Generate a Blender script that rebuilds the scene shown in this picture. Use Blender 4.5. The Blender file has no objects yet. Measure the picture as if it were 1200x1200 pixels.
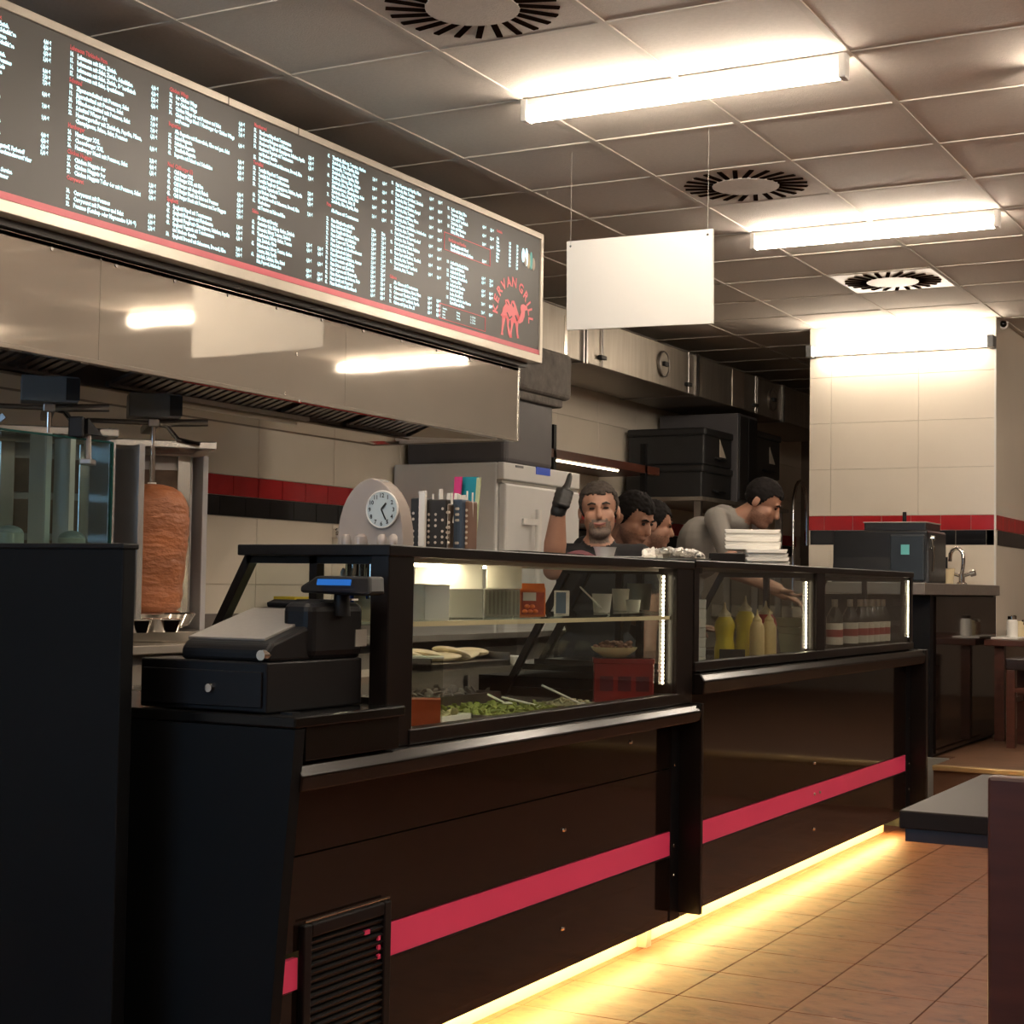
import bpy, bmesh, math, random
from mathutils import Vector, Matrix
random.seed(7)
sc = bpy.context.scene
C = sc.collection
PI = math.pi

# ---------------------------------------------------------------- camera, world, exposure
HC = 1.17                                     # camera height above the floor
FPX, YAW, PITCH, ROLL = 1890.2, -0.494488, 0.0463365, 0.0150998
_f = Vector((math.sin(YAW) * math.cos(PITCH), math.cos(YAW) * math.cos(PITCH), math.sin(PITCH)))
_r0 = Vector((math.cos(YAW), -math.sin(YAW), 0)); _u0 = _r0.cross(_f)
CR = _r0 * math.cos(ROLL) + _u0 * math.sin(ROLL)
CU = -_r0 * math.sin(ROLL) + _u0 * math.cos(ROLL)
CF = _f
cam_d = bpy.data.cameras.new('camera'); cam = bpy.data.objects.new('camera', cam_d); C.objects.link(cam)
cam_d.sensor_width = 36; cam_d.lens = FPX / 1200 * 36; cam_d.clip_start = 0.05
cam.matrix_world = Matrix(((CR.x, CU.x, -CF.x, 0), (CR.y, CU.y, -CF.y, 0), (CR.z, CU.z, -CF.z, HC), (0, 0, 0, 1)))
sc.camera = cam
w = bpy.data.worlds.new('world'); sc.world = w; w.use_nodes = True
w.node_tree.nodes['Background'].inputs[0].default_value = (0.42, 0.66, 1.0, 1)
w.node_tree.nodes['Background'].inputs[1].default_value = 3.8
sc.view_settings.view_transform = 'Standard'; sc.view_settings.look = 'None'
sc.view_settings.gamma = 1; sc.view_settings.use_curve_mapping = False
sc.view_settings.exposure = 0.22
LAMP = 55.0                                   # brightness of the ceiling tubes

def ray(px, py):
    return CR * ((px - 600) / FPX) - CU * ((py - 600) / FPX) + CF
def at_x(px, py, x):
    r = ray(px, py); r = r * (x / r.x); return Vector((x, r.y, r.z + HC))
def at_y(px, py, y):
    r = ray(px, py); r = r * (y / r.y); return Vector((r.x, y, r.z + HC))
def at_z(px, py, z):
    r = ray(px, py); r = r * ((z - HC) / r.z); return Vector((r.x, r.y, z))

# ---------------------------------------------------------------- materials
def mat(name, col, rough=0.5, metal=0.0, var=0.0, scale=8.0, bump=0.0, bscale=40.0, emit=None, estr=0.0,
        spec=0.5, stretch=(1, 1, 1), trans=0.0, alpha=1.0, coat=0.0, rvar=0.0):
    m = bpy.data.materials.new(name); m.use_nodes = True
    nt = m.node_tree; p = nt.nodes['Principled BSDF']
    p.inputs['Base Color'].default_value = (*col, 1); p.inputs['Roughness'].default_value = rough
    p.inputs['Metallic'].default_value = metal; p.inputs['Specular IOR Level'].default_value = spec
    p.inputs['Transmission Weight'].default_value = trans; p.inputs['Alpha'].default_value = alpha
    p.inputs['Coat Weight'].default_value = coat; p.inputs['Coat Roughness'].default_value = 0.05
    tc = nt.nodes.new('ShaderNodeTexCoord'); mp = nt.nodes.new('ShaderNodeMapping')
    mp.inputs['Scale'].default_value = stretch
    nt.links.new(tc.outputs['Object'], mp.inputs['Vector'])
    if var or rvar:
        n = nt.nodes.new('ShaderNodeTexNoise'); n.inputs['Scale'].default_value = scale; n.inputs['Detail'].default_value = 5
        nt.links.new(mp.outputs[0], n.inputs['Vector'])
        if var:
            r = nt.nodes.new('ShaderNodeValToRGB')
            r.color_ramp.elements[0].position = 0.25; r.color_ramp.elements[1].position = 0.75
            r.color_ramp.elements[0].color = (*[c * (1 - var) for c in col], 1)
            r.color_ramp.elements[1].color = (*[min(1, c * (1 + var)) for c in col], 1)
            nt.links.new(n.outputs['Fac'], r.inputs[0]); nt.links.new(r.outputs[0], p.inputs['Base Color'])
        if rvar:
            mr = nt.nodes.new('ShaderNodeMapRange')
            mr.inputs['To Min'].default_value = max(0, rough - rvar); mr.inputs['To Max'].default_value = rough + rvar
            nt.links.new(n.outputs['Fac'], mr.inputs[0]); nt.links.new(mr.outputs[0], p.inputs['Roughness'])
    if bump:
        n2 = nt.nodes.new('ShaderNodeTexNoise'); n2.inputs['Scale'].default_value = bscale; n2.inputs['Detail'].default_value = 3
        b = nt.nodes.new('ShaderNodeBump'); b.inputs['Strength'].default_value = bump; b.inputs['Distance'].default_value = 0.02
        nt.links.new(mp.outputs[0], n2.inputs['Vector']); nt.links.new(n2.outputs['Fac'], b.inputs['Height'])
        nt.links.new(b.outputs[0], p.inputs['Normal'])
    if emit:
        p.inputs['Emission Color'].default_value = (*emit, 1); p.inputs['Emission Strength'].default_value = estr
    return m

def glass_mat(name, tint=(0.93, 0.96, 0.95), refl=1.0, ior=1.45, rough=0.0):
    m = bpy.data.materials.new(name); m.use_nodes = True; nt = m.node_tree
    nt.nodes.remove(nt.nodes['Principled BSDF'])
    out = nt.nodes['Material Output']
    t = nt.nodes.new('ShaderNodeBsdfTransparent'); t.inputs[0].default_value = (*tint, 1)
    g = nt.nodes.new('ShaderNodeBsdfGlossy'); g.inputs['Roughness'].default_value = rough; g.inputs[0].default_value = (refl, refl, refl, 1)
    fr = nt.nodes.new('ShaderNodeFresnel')
    ge = nt.nodes.new('ShaderNodeNewGeometry')             # the same reflectance on both faces of a thin pane
    mr = nt.nodes.new('ShaderNodeMapRange'); mr.inputs['To Min'].default_value = ior; mr.inputs['To Max'].default_value = 1 / ior
    nt.links.new(ge.outputs['Backfacing'], mr.inputs[0]); nt.links.new(mr.outputs[0], fr.inputs[0])
    mx = nt.nodes.new('ShaderNodeMixShader')
    nt.links.new(fr.outputs[0], mx.inputs[0]); nt.links.new(t.outputs[0], mx.inputs[1]); nt.links.new(g.outputs[0], mx.inputs[2])
    nt.links.new(mx.outputs[0], out.inputs[0])
    return m

def emit_mat(name, col, s):
    m = bpy.data.materials.new(name); m.use_nodes = True; nt = m.node_tree
    nt.nodes.remove(nt.nodes['Principled BSDF']); e = nt.nodes.new('ShaderNodeEmission')
    e.inputs[0].default_value = (*col, 1); e.inputs[1].default_value = s
    nt.links.new(e.outputs[0], nt.nodes['Material Output'].inputs[0]); return m

M = {}
M['ceil'] = mat('ceiling_board', (0.62, 0.565, 0.505), 0.9, var=0.05, scale=60, bump=0.15, bscale=150)
M['rail'] = mat('ceiling_rail_paint', (0.58, 0.53, 0.47), 0.9, var=0.04)
M['ceilbase'] = mat('ceiling_void', (0.30, 0.26, 0.22), 0.9, var=0.1)
M['plaster'] = mat('beige_plaster', (0.18, 0.14, 0.11), 0.8, var=0.06, scale=5)
M['greywall'] = mat('grey_plaster', (0.42, 0.40, 0.39), 0.8, var=0.06, scale=5)
M['grout'] = mat('grout', (0.60, 0.54, 0.45), 0.9, var=0.1)
M['tile_white'] = mat('cream_tile', (0.76, 0.69, 0.58), 0.22, var=0.03, scale=3)
M['tile_red'] = mat('red_tile', (0.42, 0.018, 0.022), 0.12, var=0.12, scale=6)
M['tile_black'] = mat('black_tile', (0.012, 0.012, 0.014), 0.1, var=0.2, scale=6)
M['floor_joint'] = mat('floor_joint', (0.10, 0.045, 0.025), 0.9, var=0.2)
M['steel'] = mat('brushed_steel', (0.66, 0.60, 0.52), 0.035, 0.62, var=0.04, scale=3, bump=0.06, bscale=1.6, rvar=0.01)
M['steel_dark'] = mat('dark_steel', (0.30, 0.28, 0.27), 0.35, 1.0, var=0.2, scale=6)
M['galv'] = mat('galvanised_sheet', (0.30, 0.27, 0.23), 0.45, 0.8, var=0.22, scale=4, stretch=(1, 6, 0.6), rvar=0.1)
M['galv_bright'] = mat('new_sheet', (0.66, 0.63, 0.58), 0.2, 0.9, var=0.05)
M['chrome'] = mat('chrome', (0.75, 0.74, 0.72), 0.08, 1.0, var=0.05)
M['white_metal'] = mat('white_enamel', (0.72, 0.70, 0.66), 0.35, var=0.03)
M['black'] = mat('black_plastic', (0.005, 0.005, 0.006), 0.45, var=0.2, spec=0.25)
M['blackgloss'] = mat('black_lacquer', (0.006, 0.006, 0.006), 0.2, var=0.2, rvar=0.05, spec=0.3)
M['navy'] = mat('blue_black_board', (0.0045, 0.0055, 0.0065), 0.55, var=0.15, scale=3, spec=0.15)
M['panel'] = mat('smoked_front_glass', (0.010, 0.006, 0.0045), 0.07, var=0.1, scale=2, spec=0.4)
M['frame'] = mat('dark_bronze_frame', (0.008, 0.006, 0.0055), 0.3, var=0.15, spec=0.3)
M['ledge'] = mat('ledge_black', (0.008, 0.006, 0.005), 0.2, var=0.15, spec=0.35)
M['pink'] = mat('pink_band', (0.97, 0.075, 0.21), 0.3, var=0.04, scale=3)
M['glass'] = glass_mat('clear_glass')
M['shelfglass'] = glass_mat('shelf_glass', (0.80, 0.88, 0.84))
M['screen'] = glass_mat('screen_glass', (0.80, 0.90, 0.88))
M['led'] = emit_mat('led_warm', (1.0, 0.80, 0.52), 22.0)
M['caselight'] = emit_mat('case_lamp', (1.0, 0.82, 0.55), 30.0)
M['ledyellow'] = emit_mat('led_yellow', (1.0, 0.72, 0.26), 90.0)
M['tube'] = emit_mat('fluorescent', (1.0, 0.86, 0.70), LAMP)
M['tube_wall'] = emit_mat('fluorescent_wall', (1.0, 0.86, 0.70), LAMP * 0.6)
M['menu'] = mat('menu_print', (0.085, 0.08, 0.075), 0.45, var=0.05, scale=2)
M['menu_pink'] = mat('menu_pink', (0.85, 0.20, 0.25), 0.45, var=0.05)
M['menu_frame'] = mat('brushed_aluminium', (0.62, 0.56, 0.48), 0.4, 0.6, var=0.1, scale=5)
M['menu_text'] = mat('menu_white_print', (0.75, 0.85, 0.85), 0.5, var=0.02, emit=(0.52, 0.90, 1.0), estr=0.85)
M['menu_red'] = mat('menu_red_print', (0.70, 0.13, 0.15), 0.5, var=0.02, emit=(0.9, 0.12, 0.15), estr=0.08)
M['menu_logo'] = mat('menu_logo_print', (0.88, 0.22, 0.24), 0.5, var=0.02, emit=(0.9, 0.2, 0.22), estr=0.12)
M['teal'] = mat('teal_print', (0.15, 0.55, 0.55), 0.5, var=0.05)
M['signboard'] = mat('white_panel', (0.72, 0.70, 0.66), 0.35, var=0.015, scale=2)
M['thread'] = mat('nylon_thread', (0.34, 0.31, 0.27), 0.4, var=0.02)
M['wood_red'] = mat('dark_red_wood', (0.070, 0.020, 0.011), 0.35, var=0.25, scale=4, stretch=(1, 8, 8))
M['wood_dark'] = mat('wenge_wood', (0.022, 0.012, 0.010), 0.3, var=0.25, scale=4, stretch=(8, 1, 8))
M['table_top'] = mat('dark_table_laminate', (0.022, 0.017, 0.015), 0.42, var=0.15, scale=5, spec=0.06)
M['worktop'] = mat('stone_worktop', (0.16, 0.14, 0.125), 0.35, var=0.15, scale=20)
M['step_wood'] = mat('step_boards', (0.15, 0.075, 0.04), 0.5, var=0.2, scale=5)
M['brass'] = mat('brass_nosing', (0.62, 0.45, 0.22), 0.35, 0.7, var=0.1)
M['white'] = mat('white_plastic', (0.80, 0.78, 0.73), 0.4, var=0.03)
M['paper'] = mat('white_paper', (0.82, 0.79, 0.72), 0.7, var=0.04, scale=6)
M['foam'] = mat('white_foam', (0.82, 0.79, 0.72), 0.8, var=0.03)
M['greytub'] = mat('grey_tub', (0.30, 0.29, 0.26), 0.4, var=0.06)
M['cleartub'] = glass_mat('clear_plastic', (0.82, 0.82, 0.78), ior=1.35, rough=0.15)
M['frost'] = mat('frosted_plastic', (0.75, 0.72, 0.64), 0.35, var=0.03, alpha=0.75)
M['orange'] = mat('orange_carton', (0.72, 0.17, 0.03), 0.45, var=0.15, scale=20)
M['darkorange'] = mat('brown_red_print', (0.35, 0.05, 0.02), 0.45, var=0.4, scale=50)
M['bluecarton'] = mat('grey_blue_carton', (0.10, 0.16, 0.24), 0.5, var=0.1)
M['red'] = mat('red_plastic', (0.26, 0.012, 0.012), 0.35, var=0.08)
M['sauce'] = mat('red_sauce', (0.62, 0.10, 0.03), 0.3, var=0.2, scale=15)
M['yellow'] = mat('mustard_yellow', (0.62, 0.46, 0.02), 0.35, var=0.06)
M['ketchup'] = mat('ketchup_red', (0.50, 0.02, 0.015), 0.3, var=0.06)
M['beige'] = mat('beige_bottle', (0.70, 0.52, 0.24), 0.4, var=0.05)
M['cream'] = mat('cream_plastic', (0.78, 0.66, 0.42), 0.45, var=0.05)
M['cabbage'] = mat('pale_salad', (0.46, 0.42, 0.26), 0.6, var=0.3, scale=40)
M['onion'] = mat('onion_slices', (0.34, 0.17, 0.13), 0.6, var=0.4, scale=40)
M['lettuce'] = mat('lettuce', (0.25, 0.29, 0.07), 0.6, var=0.4, scale=30)
M['meat'] = mat('doner_meat', (0.33, 0.115, 0.045), 0.55, var=0.35, scale=7, bump=0.6, bscale=22, stretch=(1, 1, 2.2))
M['foil'] = mat('aluminium_foil', (0.55, 0.53, 0.50), 0.3, 1.0, var=0.1, bump=0.8, bscale=60)
M['cloth_red'] = mat('maroon_cloth', (0.10, 0.010, 0.020), 0.85, var=0.2)
M['grey_box'] = mat('motor_grey', (0.17, 0.18, 0.185), 0.4, var=0.1)
M['bluesteel'] = mat('polished_shield', (0.62, 0.63, 0.64), 0.22, 0.8, var=0.05)
M['greysteel'] = mat('grey_shield', (0.42, 0.42, 0.43), 0.35, 0.3, var=0.2, scale=3)
M['steelpale'] = mat('brushed_shield', (0.62, 0.62, 0.60), 0.3, 0.8, var=0.06)
M['heater'] = mat('heater_panel', (0.13, 0.08, 0.05), 0.5, 0.3, var=0.3, scale=15)
M['acrylic'] = mat('smoky_acrylic', (0.42, 0.37, 0.34), 0.1, var=0.04, alpha=0.9, coat=0.4)
M['dial'] = mat('clock_dial', (0.55, 0.63, 0.64), 0.4, var=0.02)
M['slot'] = mat('dark_slot', (0.014, 0.008, 0.005), 0.9, var=0.1, spec=0.0)
M['ink'] = mat('black_ink', (0.01, 0.01, 0.01), 0.6, var=0.1)
M['magenta'] = mat('magenta_card', (0.55, 0.03, 0.17), 0.45, var=0.05)
M['tealcard'] = mat('teal_card', (0.0, 0.22, 0.29), 0.45, var=0.05)
M['limecard'] = mat('pale_green_card', (0.45, 0.52, 0.30), 0.45, var=0.05)
M['holder_black'] = mat('holder_black', (0.02, 0.018, 0.016), 0.5, var=0.1)
M['holder_blue'] = mat('holder_slate', (0.035, 0.06, 0.10), 0.5, var=0.1)
M['holder_brown'] = mat('holder_brown', (0.16, 0.085, 0.055), 0.5, var=0.1)
M['fridge'] = mat('white_fridge', (0.76, 0.76, 0.74), 0.35, var=0.02)
M['display_blue'] = mat('blue_display', (0.01, 0.03, 0.15), 0.3, var=0.05, emit=(0.02, 0.08, 0.5), estr=0.3)
M['register_blue'] = mat('customer_display', (0.01, 0.05, 0.2), 0.3, var=0.05, emit=(0.02, 0.22, 0.8), estr=0.4)
M['keys'] = mat('register_keys', (0.19, 0.18, 0.17), 0.4, var=0.06, scale=80)
M['grey_duct'] = mat('grey_duct_paint', (0.085, 0.08, 0.085), 0.5, var=0.1)
M['concrete'] = mat('rough_grey_wrap', (0.17, 0.155, 0.14), 0.8, var=0.3, scale=18, bump=0.4, bscale=30)
M['blackbox'] = mat('black_insulated_box', (0.014, 0.014, 0.015), 0.5, var=0.15)
M['skin'] = mat('skin', (0.43, 0.23, 0.155), 0.5, var=0.06, scale=20)
M['skin_dark'] = mat('skin_tan', (0.36, 0.185, 0.12), 0.5, var=0.06, scale=20)
M['hair'] = mat('dark_hair', (0.008, 0.006, 0.0055), 0.85, spec=0.2, var=0.3, scale=80, stretch=(1, 1, 5))
M['hair_grey'] = mat('greying_hair', (0.06, 0.048, 0.04), 0.85, spec=0.2, var=0.5, scale=90)
M['beard_grey'] = mat('grey_beard', (0.20, 0.15, 0.12), 0.8, var=0.4, scale=120)
M['stubble'] = mat('stubble', (0.26, 0.135, 0.09), 0.7, var=0.25, scale=120)
M['shirt_black'] = mat('black_tshirt', (0.012, 0.011, 0.012), 0.85, var=0.15)
M['shirt_grey'] = mat('grey_tshirt', (0.22, 0.205, 0.185), 0.85, var=0.08)
M['trousers'] = mat('dark_trousers', (0.02, 0.02, 0.025), 0.85, var=0.1)
M['glove'] = mat('black_glove', (0.012, 0.012, 0.012), 0.45, var=0.1)
M['lips'] = mat('lips', (0.32, 0.11, 0.09), 0.5, var=0.05)
M['eye'] = mat('dark_eye', (0.02, 0.012, 0.01), 0.2, var=0.05)
M['bottle'] = mat('dark_bottle_glass', (0.012, 0.010, 0.008), 0.1, var=0.1)
M['label_white'] = mat('white_label', (0.62, 0.55, 0.46), 0.6, var=0.06)
M['label_red'] = mat('red_label', (0.30, 0.035, 0.03), 0.6, var=0.06)
M['cap'] = mat('silver_cap', (0.55, 0.48, 0.4), 0.3, 0.9, var=0.1)
M['espresso'] = mat('black_machine', (0.011, 0.012, 0.014), 0.3, var=0.15)
M['espresso_side'] = mat('blue_black_panel', (0.018, 0.026, 0.034), 0.35, var=0.1)

# floor tile material: terracotta with dark veins
def floor_mat():
    m = mat('terracotta_tile', (0.36, 0.165, 0.085), 0.5, spec=0.3, var=0.2, scale=5, bump=0.15, bscale=10)
    nt = m.node_tree; p = nt.nodes['Principled BSDF']
    geo = nt.nodes.new('ShaderNodeNewGeometry')
    mp = nt.nodes.new('ShaderNodeMapping'); mp.inputs['Scale'].default_value = (1, 2.2, 1)
    nt.links.new(geo.outputs['Position'], mp.inputs[0])
    n = nt.nodes.new('ShaderNodeTexNoise'); n.inputs['Scale'].default_value = 9; n.inputs['Detail'].default_value = 9; n.inputs['Roughness'].default_value = 0.72; n.inputs['Distortion'].default_value = 0.6
    nt.links.new(mp.outputs[0], n.inputs['Vector'])
    r = nt.nodes.new('ShaderNodeValToRGB'); e = r.color_ramp.elements
    e[0].position = 0.36; e[0].color = (0.060, 0.020, 0.011, 1); e[1].position = 0.66; e[1].color = (0.175, 0.070, 0.036, 1)
    v = r.color_ramp.elements.new(0.455); v.color = (0.135, 0.050, 0.026, 1)
    nt.links.new(n.outputs['Fac'], r.inputs[0]); nt.links.new(r.outputs[0], p.inputs['Base Color'])
    return m
M['floor'] = floor_mat()

# ---------------------------------------------------------------- mesh helpers
W = {}                                        # world origin of every object made here
class MB:
    def __init__(s): s.v = []; s.f = []; s.mi = []; s.cur = 0
    def _add(s, vs, fs):
        o = len(s.v); s.v += [Vector(v) for v in vs]; s.f += [tuple(i + o for i in f) for f in fs]; s.mi += [s.cur] * len(fs); return s
    def box(s, x0, x1, y0, y1, z0, z1):
        x0, x1 = sorted((x0, x1)); y0, y1 = sorted((y0, y1)); z0, z1 = sorted((z0, z1))
        vs = [(x, y, z) for z in (z0, z1) for y in (y0, y1) for x in (x0, x1)]
        return s._add(vs, [(0, 2, 3, 1), (4, 5, 7, 6), (0, 1, 5, 4), (2, 6, 7, 3), (0, 4, 6, 2), (1, 3, 7, 5)])
    def obox(s, c, size, mtx):
        hx, hy, hz = [d / 2 for d in size]; vs = []
        for z in (-hz, hz):
            for y in (-hy, hy):
                for x in (-hx, hx): vs.append(Vector(c) + mtx @ Vector((x, y, z)))
        return s._add(vs, [(0, 2, 3, 1), (4, 5, 7, 6), (0, 1, 5, 4), (2, 6, 7, 3), (0, 4, 6, 2), (1, 3, 7, 5)])
    def bar(s, a, b, wd, ht, up=(0, 0, 1)):   # rectangular bar from a to b
        a = Vector(a); b = Vector(b); d = (b - a); L = d.length; d.normalize()
        u = Vector(up); sd = d.cross(u)
        if sd.length < 1e-4: sd = d.cross(Vector((1, 0, 0)))
        sd.normalize(); u = sd.cross(d)
        m = Matrix((d, sd, u)).transposed()
        return s.obox((a + b) / 2, (L, wd, ht), m)
    def cyl(s, a, b, r0, r1=None, n=16):
        return s.tube([a, b], [r0, r0 if r1 is None else r1], n)
    def tube(s, pts, r, n=10, cap=True):
        pts = [Vector(p) for p in pts]; rs = r if isinstance(r, (list, tuple)) else [r] * len(pts)
        rings = []; ref = None
        for i, p in enumerate(pts):
            d = (pts[min(i + 1, len(pts) - 1)] - pts[max(i - 1, 0)]).normalized()
            if ref is None:
                ref = d.cross(Vector((0, 0, 1)))
                if ref.length < 1e-3: ref = d.cross(Vector((1, 0, 0)))
            ref = (ref - d * ref.dot(d)).normalized(); b = d.cross(ref)
            rings.append([p + (ref * math.cos(2 * PI * k / n) + b * math.sin(2 * PI * k / n)) * rs[i] for k in range(n)])
        vs = [v for R in rings for v in R]; fs = []
        for i in range(len(rings) - 1):
            for k in range(n):
                fs.append((i * n + k, i * n + (k + 1) % n, (i + 1) * n + (k + 1) % n, (i + 1) * n + k))
        if cap: fs.append(tuple(range(n - 1, -1, -1))); fs.append(tuple(range((len(rings) - 1) * n, len(rings) * n)))
        return s._add(vs, fs)
    def lathe(s, prof, o=(0, 0, 0), n=16):
        o = Vector(o); vs = []; fs = []
        for r, z in prof: vs += [o + Vector((max(r, 1e-4) * math.cos(2 * PI * k / n), max(r, 1e-4) * math.sin(2 * PI * k / n), z)) for k in range(n)]
        for i in range(len(prof) - 1):
            for k in range(n): fs.append((i * n + k, i * n + (k + 1) % n, (i + 1) * n + (k + 1) % n, (i + 1) * n + k))
        fs.append(tuple(range(n - 1, -1, -1))); fs.append(tuple(range((len(prof) - 1) * n, len(prof) * n)))
        return s._add(vs, fs)
    def ell(s, c, r, m=None, nu=16, nv=10):
        c = Vector(c); r = (r, r, r) if isinstance(r, (int, float)) else r; vs = []; fs = []
        for j in range(1, nv):
            t = PI * j / nv
            for k in range(nu):
                a = 2 * PI * k / nu; p = Vector((r[0] * math.sin(t) * math.cos(a), r[1] * math.sin(t) * math.sin(a), r[2] * math.cos(t)))
                vs.append(c + (m @ p if m else p))
        top = Vector((0, 0, r[2])); vs.append(c + (m @ top if m else top)); vs.append(c - (m @ top if m else top))
        T = len(vs) - 2; B = T + 1
        for k in range(nu):
            fs.append((T, k, (k + 1) % nu)); fs.append((B, (nv - 2) * nu + (k + 1) % nu, (nv - 2) * nu + k))
        for j in range(nv - 2):
            for k in range(nu): fs.append((j * nu + k, (j + 1) * nu + k, (j + 1) * nu + (k + 1) % nu, j * nu + (k + 1) % nu))
        return s._add(vs, fs)
    def prism(s, poly, ext):                  # poly: list of 3d points (planar), ext: extrusion vector
        n = len(poly); e = Vector(ext); a = [Vector(p) for p in poly]
        return s._add(a + [p + e for p in a], [tuple(range(n - 1, -1, -1)), tuple(range(n, 2 * n))] + [(i, (i + 1) % n, n + (i + 1) % n, n + i) for i in range(n)])
    def build(s, name, m, parent=None, org=None, bev=0.0, smooth=False, seg=2):
        if parent is not None: o0 = W[parent.as_pointer()]
        elif org is not None: o0 = Vector(org)
        else: o0 = Vector((0, 0, 0))
        me = bpy.data.meshes.new(name); me.from_pydata([tuple(v - o0) for v in s.v], [], s.f)
        mats = m if isinstance(m, (list, tuple)) else [m]
        for q in mats: me.materials.append(M[q] if isinstance(q, str) else q)
        if len(mats) > 1: me.polygons.foreach_set('material_index', s.mi)
        bm = bmesh.new(); bm.from_mesh(me)
        bmesh.ops.recalc_face_normals(bm, faces=bm.faces)
        if bev: bmesh.ops.bevel(bm, geom=list(bm.edges), offset=bev, segments=seg, affect='EDGES', profile=0.5)
        bm.to_mesh(me); bm.free()
        if smooth:
            me.polygons.foreach_set('use_smooth', [True] * len(me.polygons))
            try: me.set_sharp_from_angle(angle=math.radians(40))
            except Exception: pass
        ob = bpy.data.objects.new(name, me); C.objects.link(ob)
        if parent is not None: ob.parent = parent
        else: ob.location = o0
        W[ob.as_pointer()] = o0
        return ob

def box(*a): return MB().box(*a)
def tag(o, label, cat, group=None):
    o['label'] = label; o['category'] = cat
    if group: o['group'] = group
    return o
def struct(o): o['kind'] = 'structure'; return o
def thing(name, loc, label, cat, group=None):
    o = bpy.data.objects.new(name, None); C.objects.link(o); o.location = loc; o.empty_display_size = 0.05
    W[o.as_pointer()] = Vector(loc); return tag(o, label, cat, group)
def clone(o, parent=None, loc=None, rz=None):
    c = o.copy(); C.objects.link(c)
    if parent is not None: c.parent = parent
    if loc is not None: c.location = loc
    if rz is not None: c.rotation_euler = (0, 0, rz)
    W[c.as_pointer()] = Vector(loc) if loc is not None else W[o.as_pointer()]
    for ch in [q for q in o.children]: clone(ch, c)
    return c
def piece(src, parent, loc):                  # shares the mesh of src
    c = bpy.data.objects.new(src.name.split('.')[0], src.data); C.objects.link(c); c.parent = parent
    c.location = Vector(loc) - W[parent.as_pointer()]; return c
dg = bpy.context.evaluated_depsgraph_get
def text_mesh(body, size, pitch=None, offset=0.0, align='LEFT', xs=1.0, res=2):
    cu = bpy.data.curves.new('text', 'FONT'); cu.body = body; cu.size = size; cu.align_x = align
    cu.resolution_u = res; cu.offset = offset
    if pitch: cu.space_line = pitch / size
    ob = bpy.data.objects.new('text', cu); C.objects.link(ob)
    bpy.context.view_layer.update(); d = dg()
    me = bpy.data.meshes.new_from_object(ob.evaluated_get(d)); bpy.data.objects.remove(ob); bpy.data.curves.remove(cu)
    if xs != 1.0: me.transform(Matrix.Diagonal((xs, 1, 1, 1)))
    return me
def put_text(me, name, m, parent, mtx):
    me.transform(mtx); me.transform(Matrix.Translation(-W[parent.as_pointer()]))
    me.name = name; me.materials.clear(); me.materials.append(M[m])
    ob = bpy.data.objects.new(name, me); C.objects.link(ob); ob.parent = parent
    if name.endswith('_text'): ob['kind'] = 'stuff'
    W[ob.as_pointer()] = W[parent.as_pointer()]
    return ob

# ================================================================ THE SETTING
ZC = 3.005; OX, OY, GT = 0.2929, 5.2948, 0.625
XW = -4.93; YP = 10.84; XP0, XP1 = -3.50, -2.235; YEND = 15.0; YN = -3.0; XR = 4.0

floor = struct(box(XW - 0.1, XR + 0.1, YN - 0.1, YEND + 0.1, -0.1, -0.006).build('floor', 'floor_joint'))
FT = 0.3305; fx0 = -1.5375 * HC; fy0 = 4.031 * HC
src = None
fb = MB().box(-FT / 2 + .0015, FT / 2 - .0015, -FT / 2 + .0015, FT / 2 - .0015, -0.008, 0.0).build('floor_tile', 'floor', floor, bev=0.0012, seg=1)
W_f = W[floor.as_pointer()]
first = True
for i in range(-2, 9):
    for j in range(-7, 16):
        loc = (fx0 + (i + .5) * FT, fy0 + (j + .5) * FT, 0.0)
        if first: fb.location = loc; first = False
        else: piece(fb, floor, loc)
rest = MB()                                    # the floor beyond the laid pieces
x0 = fx0 - 2 * FT; x1 = fx0 + 9 * FT; y0 = fy0 - 7 * FT; y1 = fy0 + 16 * FT
rest.box(XW, x0 - .003, YN, YEND, -0.008, -0.0005).box(x1 + .003, XR, YN, YEND, -0.008, -0.0005)
rest.box(x0, x1, YN, y0 - .003, -0.008, -0.0005).box(x0, x1, y1 + .003, YEND, -0.008, -0.0005)
rest.build('floor_surround', 'floor', floor)

ceiling = struct(box(XW - 0.1, XR + 0.1, YN - 0.1, YEND + 0.1, ZC + 0.012, ZC + 0.1).build('ceiling', 'ceilbase'))
VENTS = {(-5, -2), (-5, 2), (-5, 6)}
ct = MB().box(-GT / 2 + .004, GT / 2 - .004, -GT / 2 + .004, GT / 2 - .004, 0.0, 0.011).build('ceiling_tile', 'ceil', ceiling)
first = True
for i in range(-9, 6):
    for j in range(-4, 16):
        if (i, j) in VENTS: continue
        loc = (OX + (i + .5) * GT, OY + (j + .5) * GT, ZC + random.uniform(-.001, .001))
        if loc[0] < XW + .3: continue
        if first: ct.location = loc; first = False
        else: piece(ct, ceiling, loc)
MB().box(XW, XR, YN, OY - 4 * GT - .02, ZC, ZC + .012).build('ceiling_board', 'ceil', ceiling)
ra = MB().box(-.012, .012, -4 * GT, 15.5 * GT, -.006, .002).build('ceiling_rail', 'rail', ceiling)
for n, i in enumerate(range(-8, 7)):
    loc = (OX + i * GT, OY, ZC)
    if n == 0: ra.location = loc
    else: piece(ra, ceiling, loc)
rb = MB().box(XW, XR, -.012, .012, -.005, .002).build('ceiling_cross_rail', 'rail', ceiling)
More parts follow.
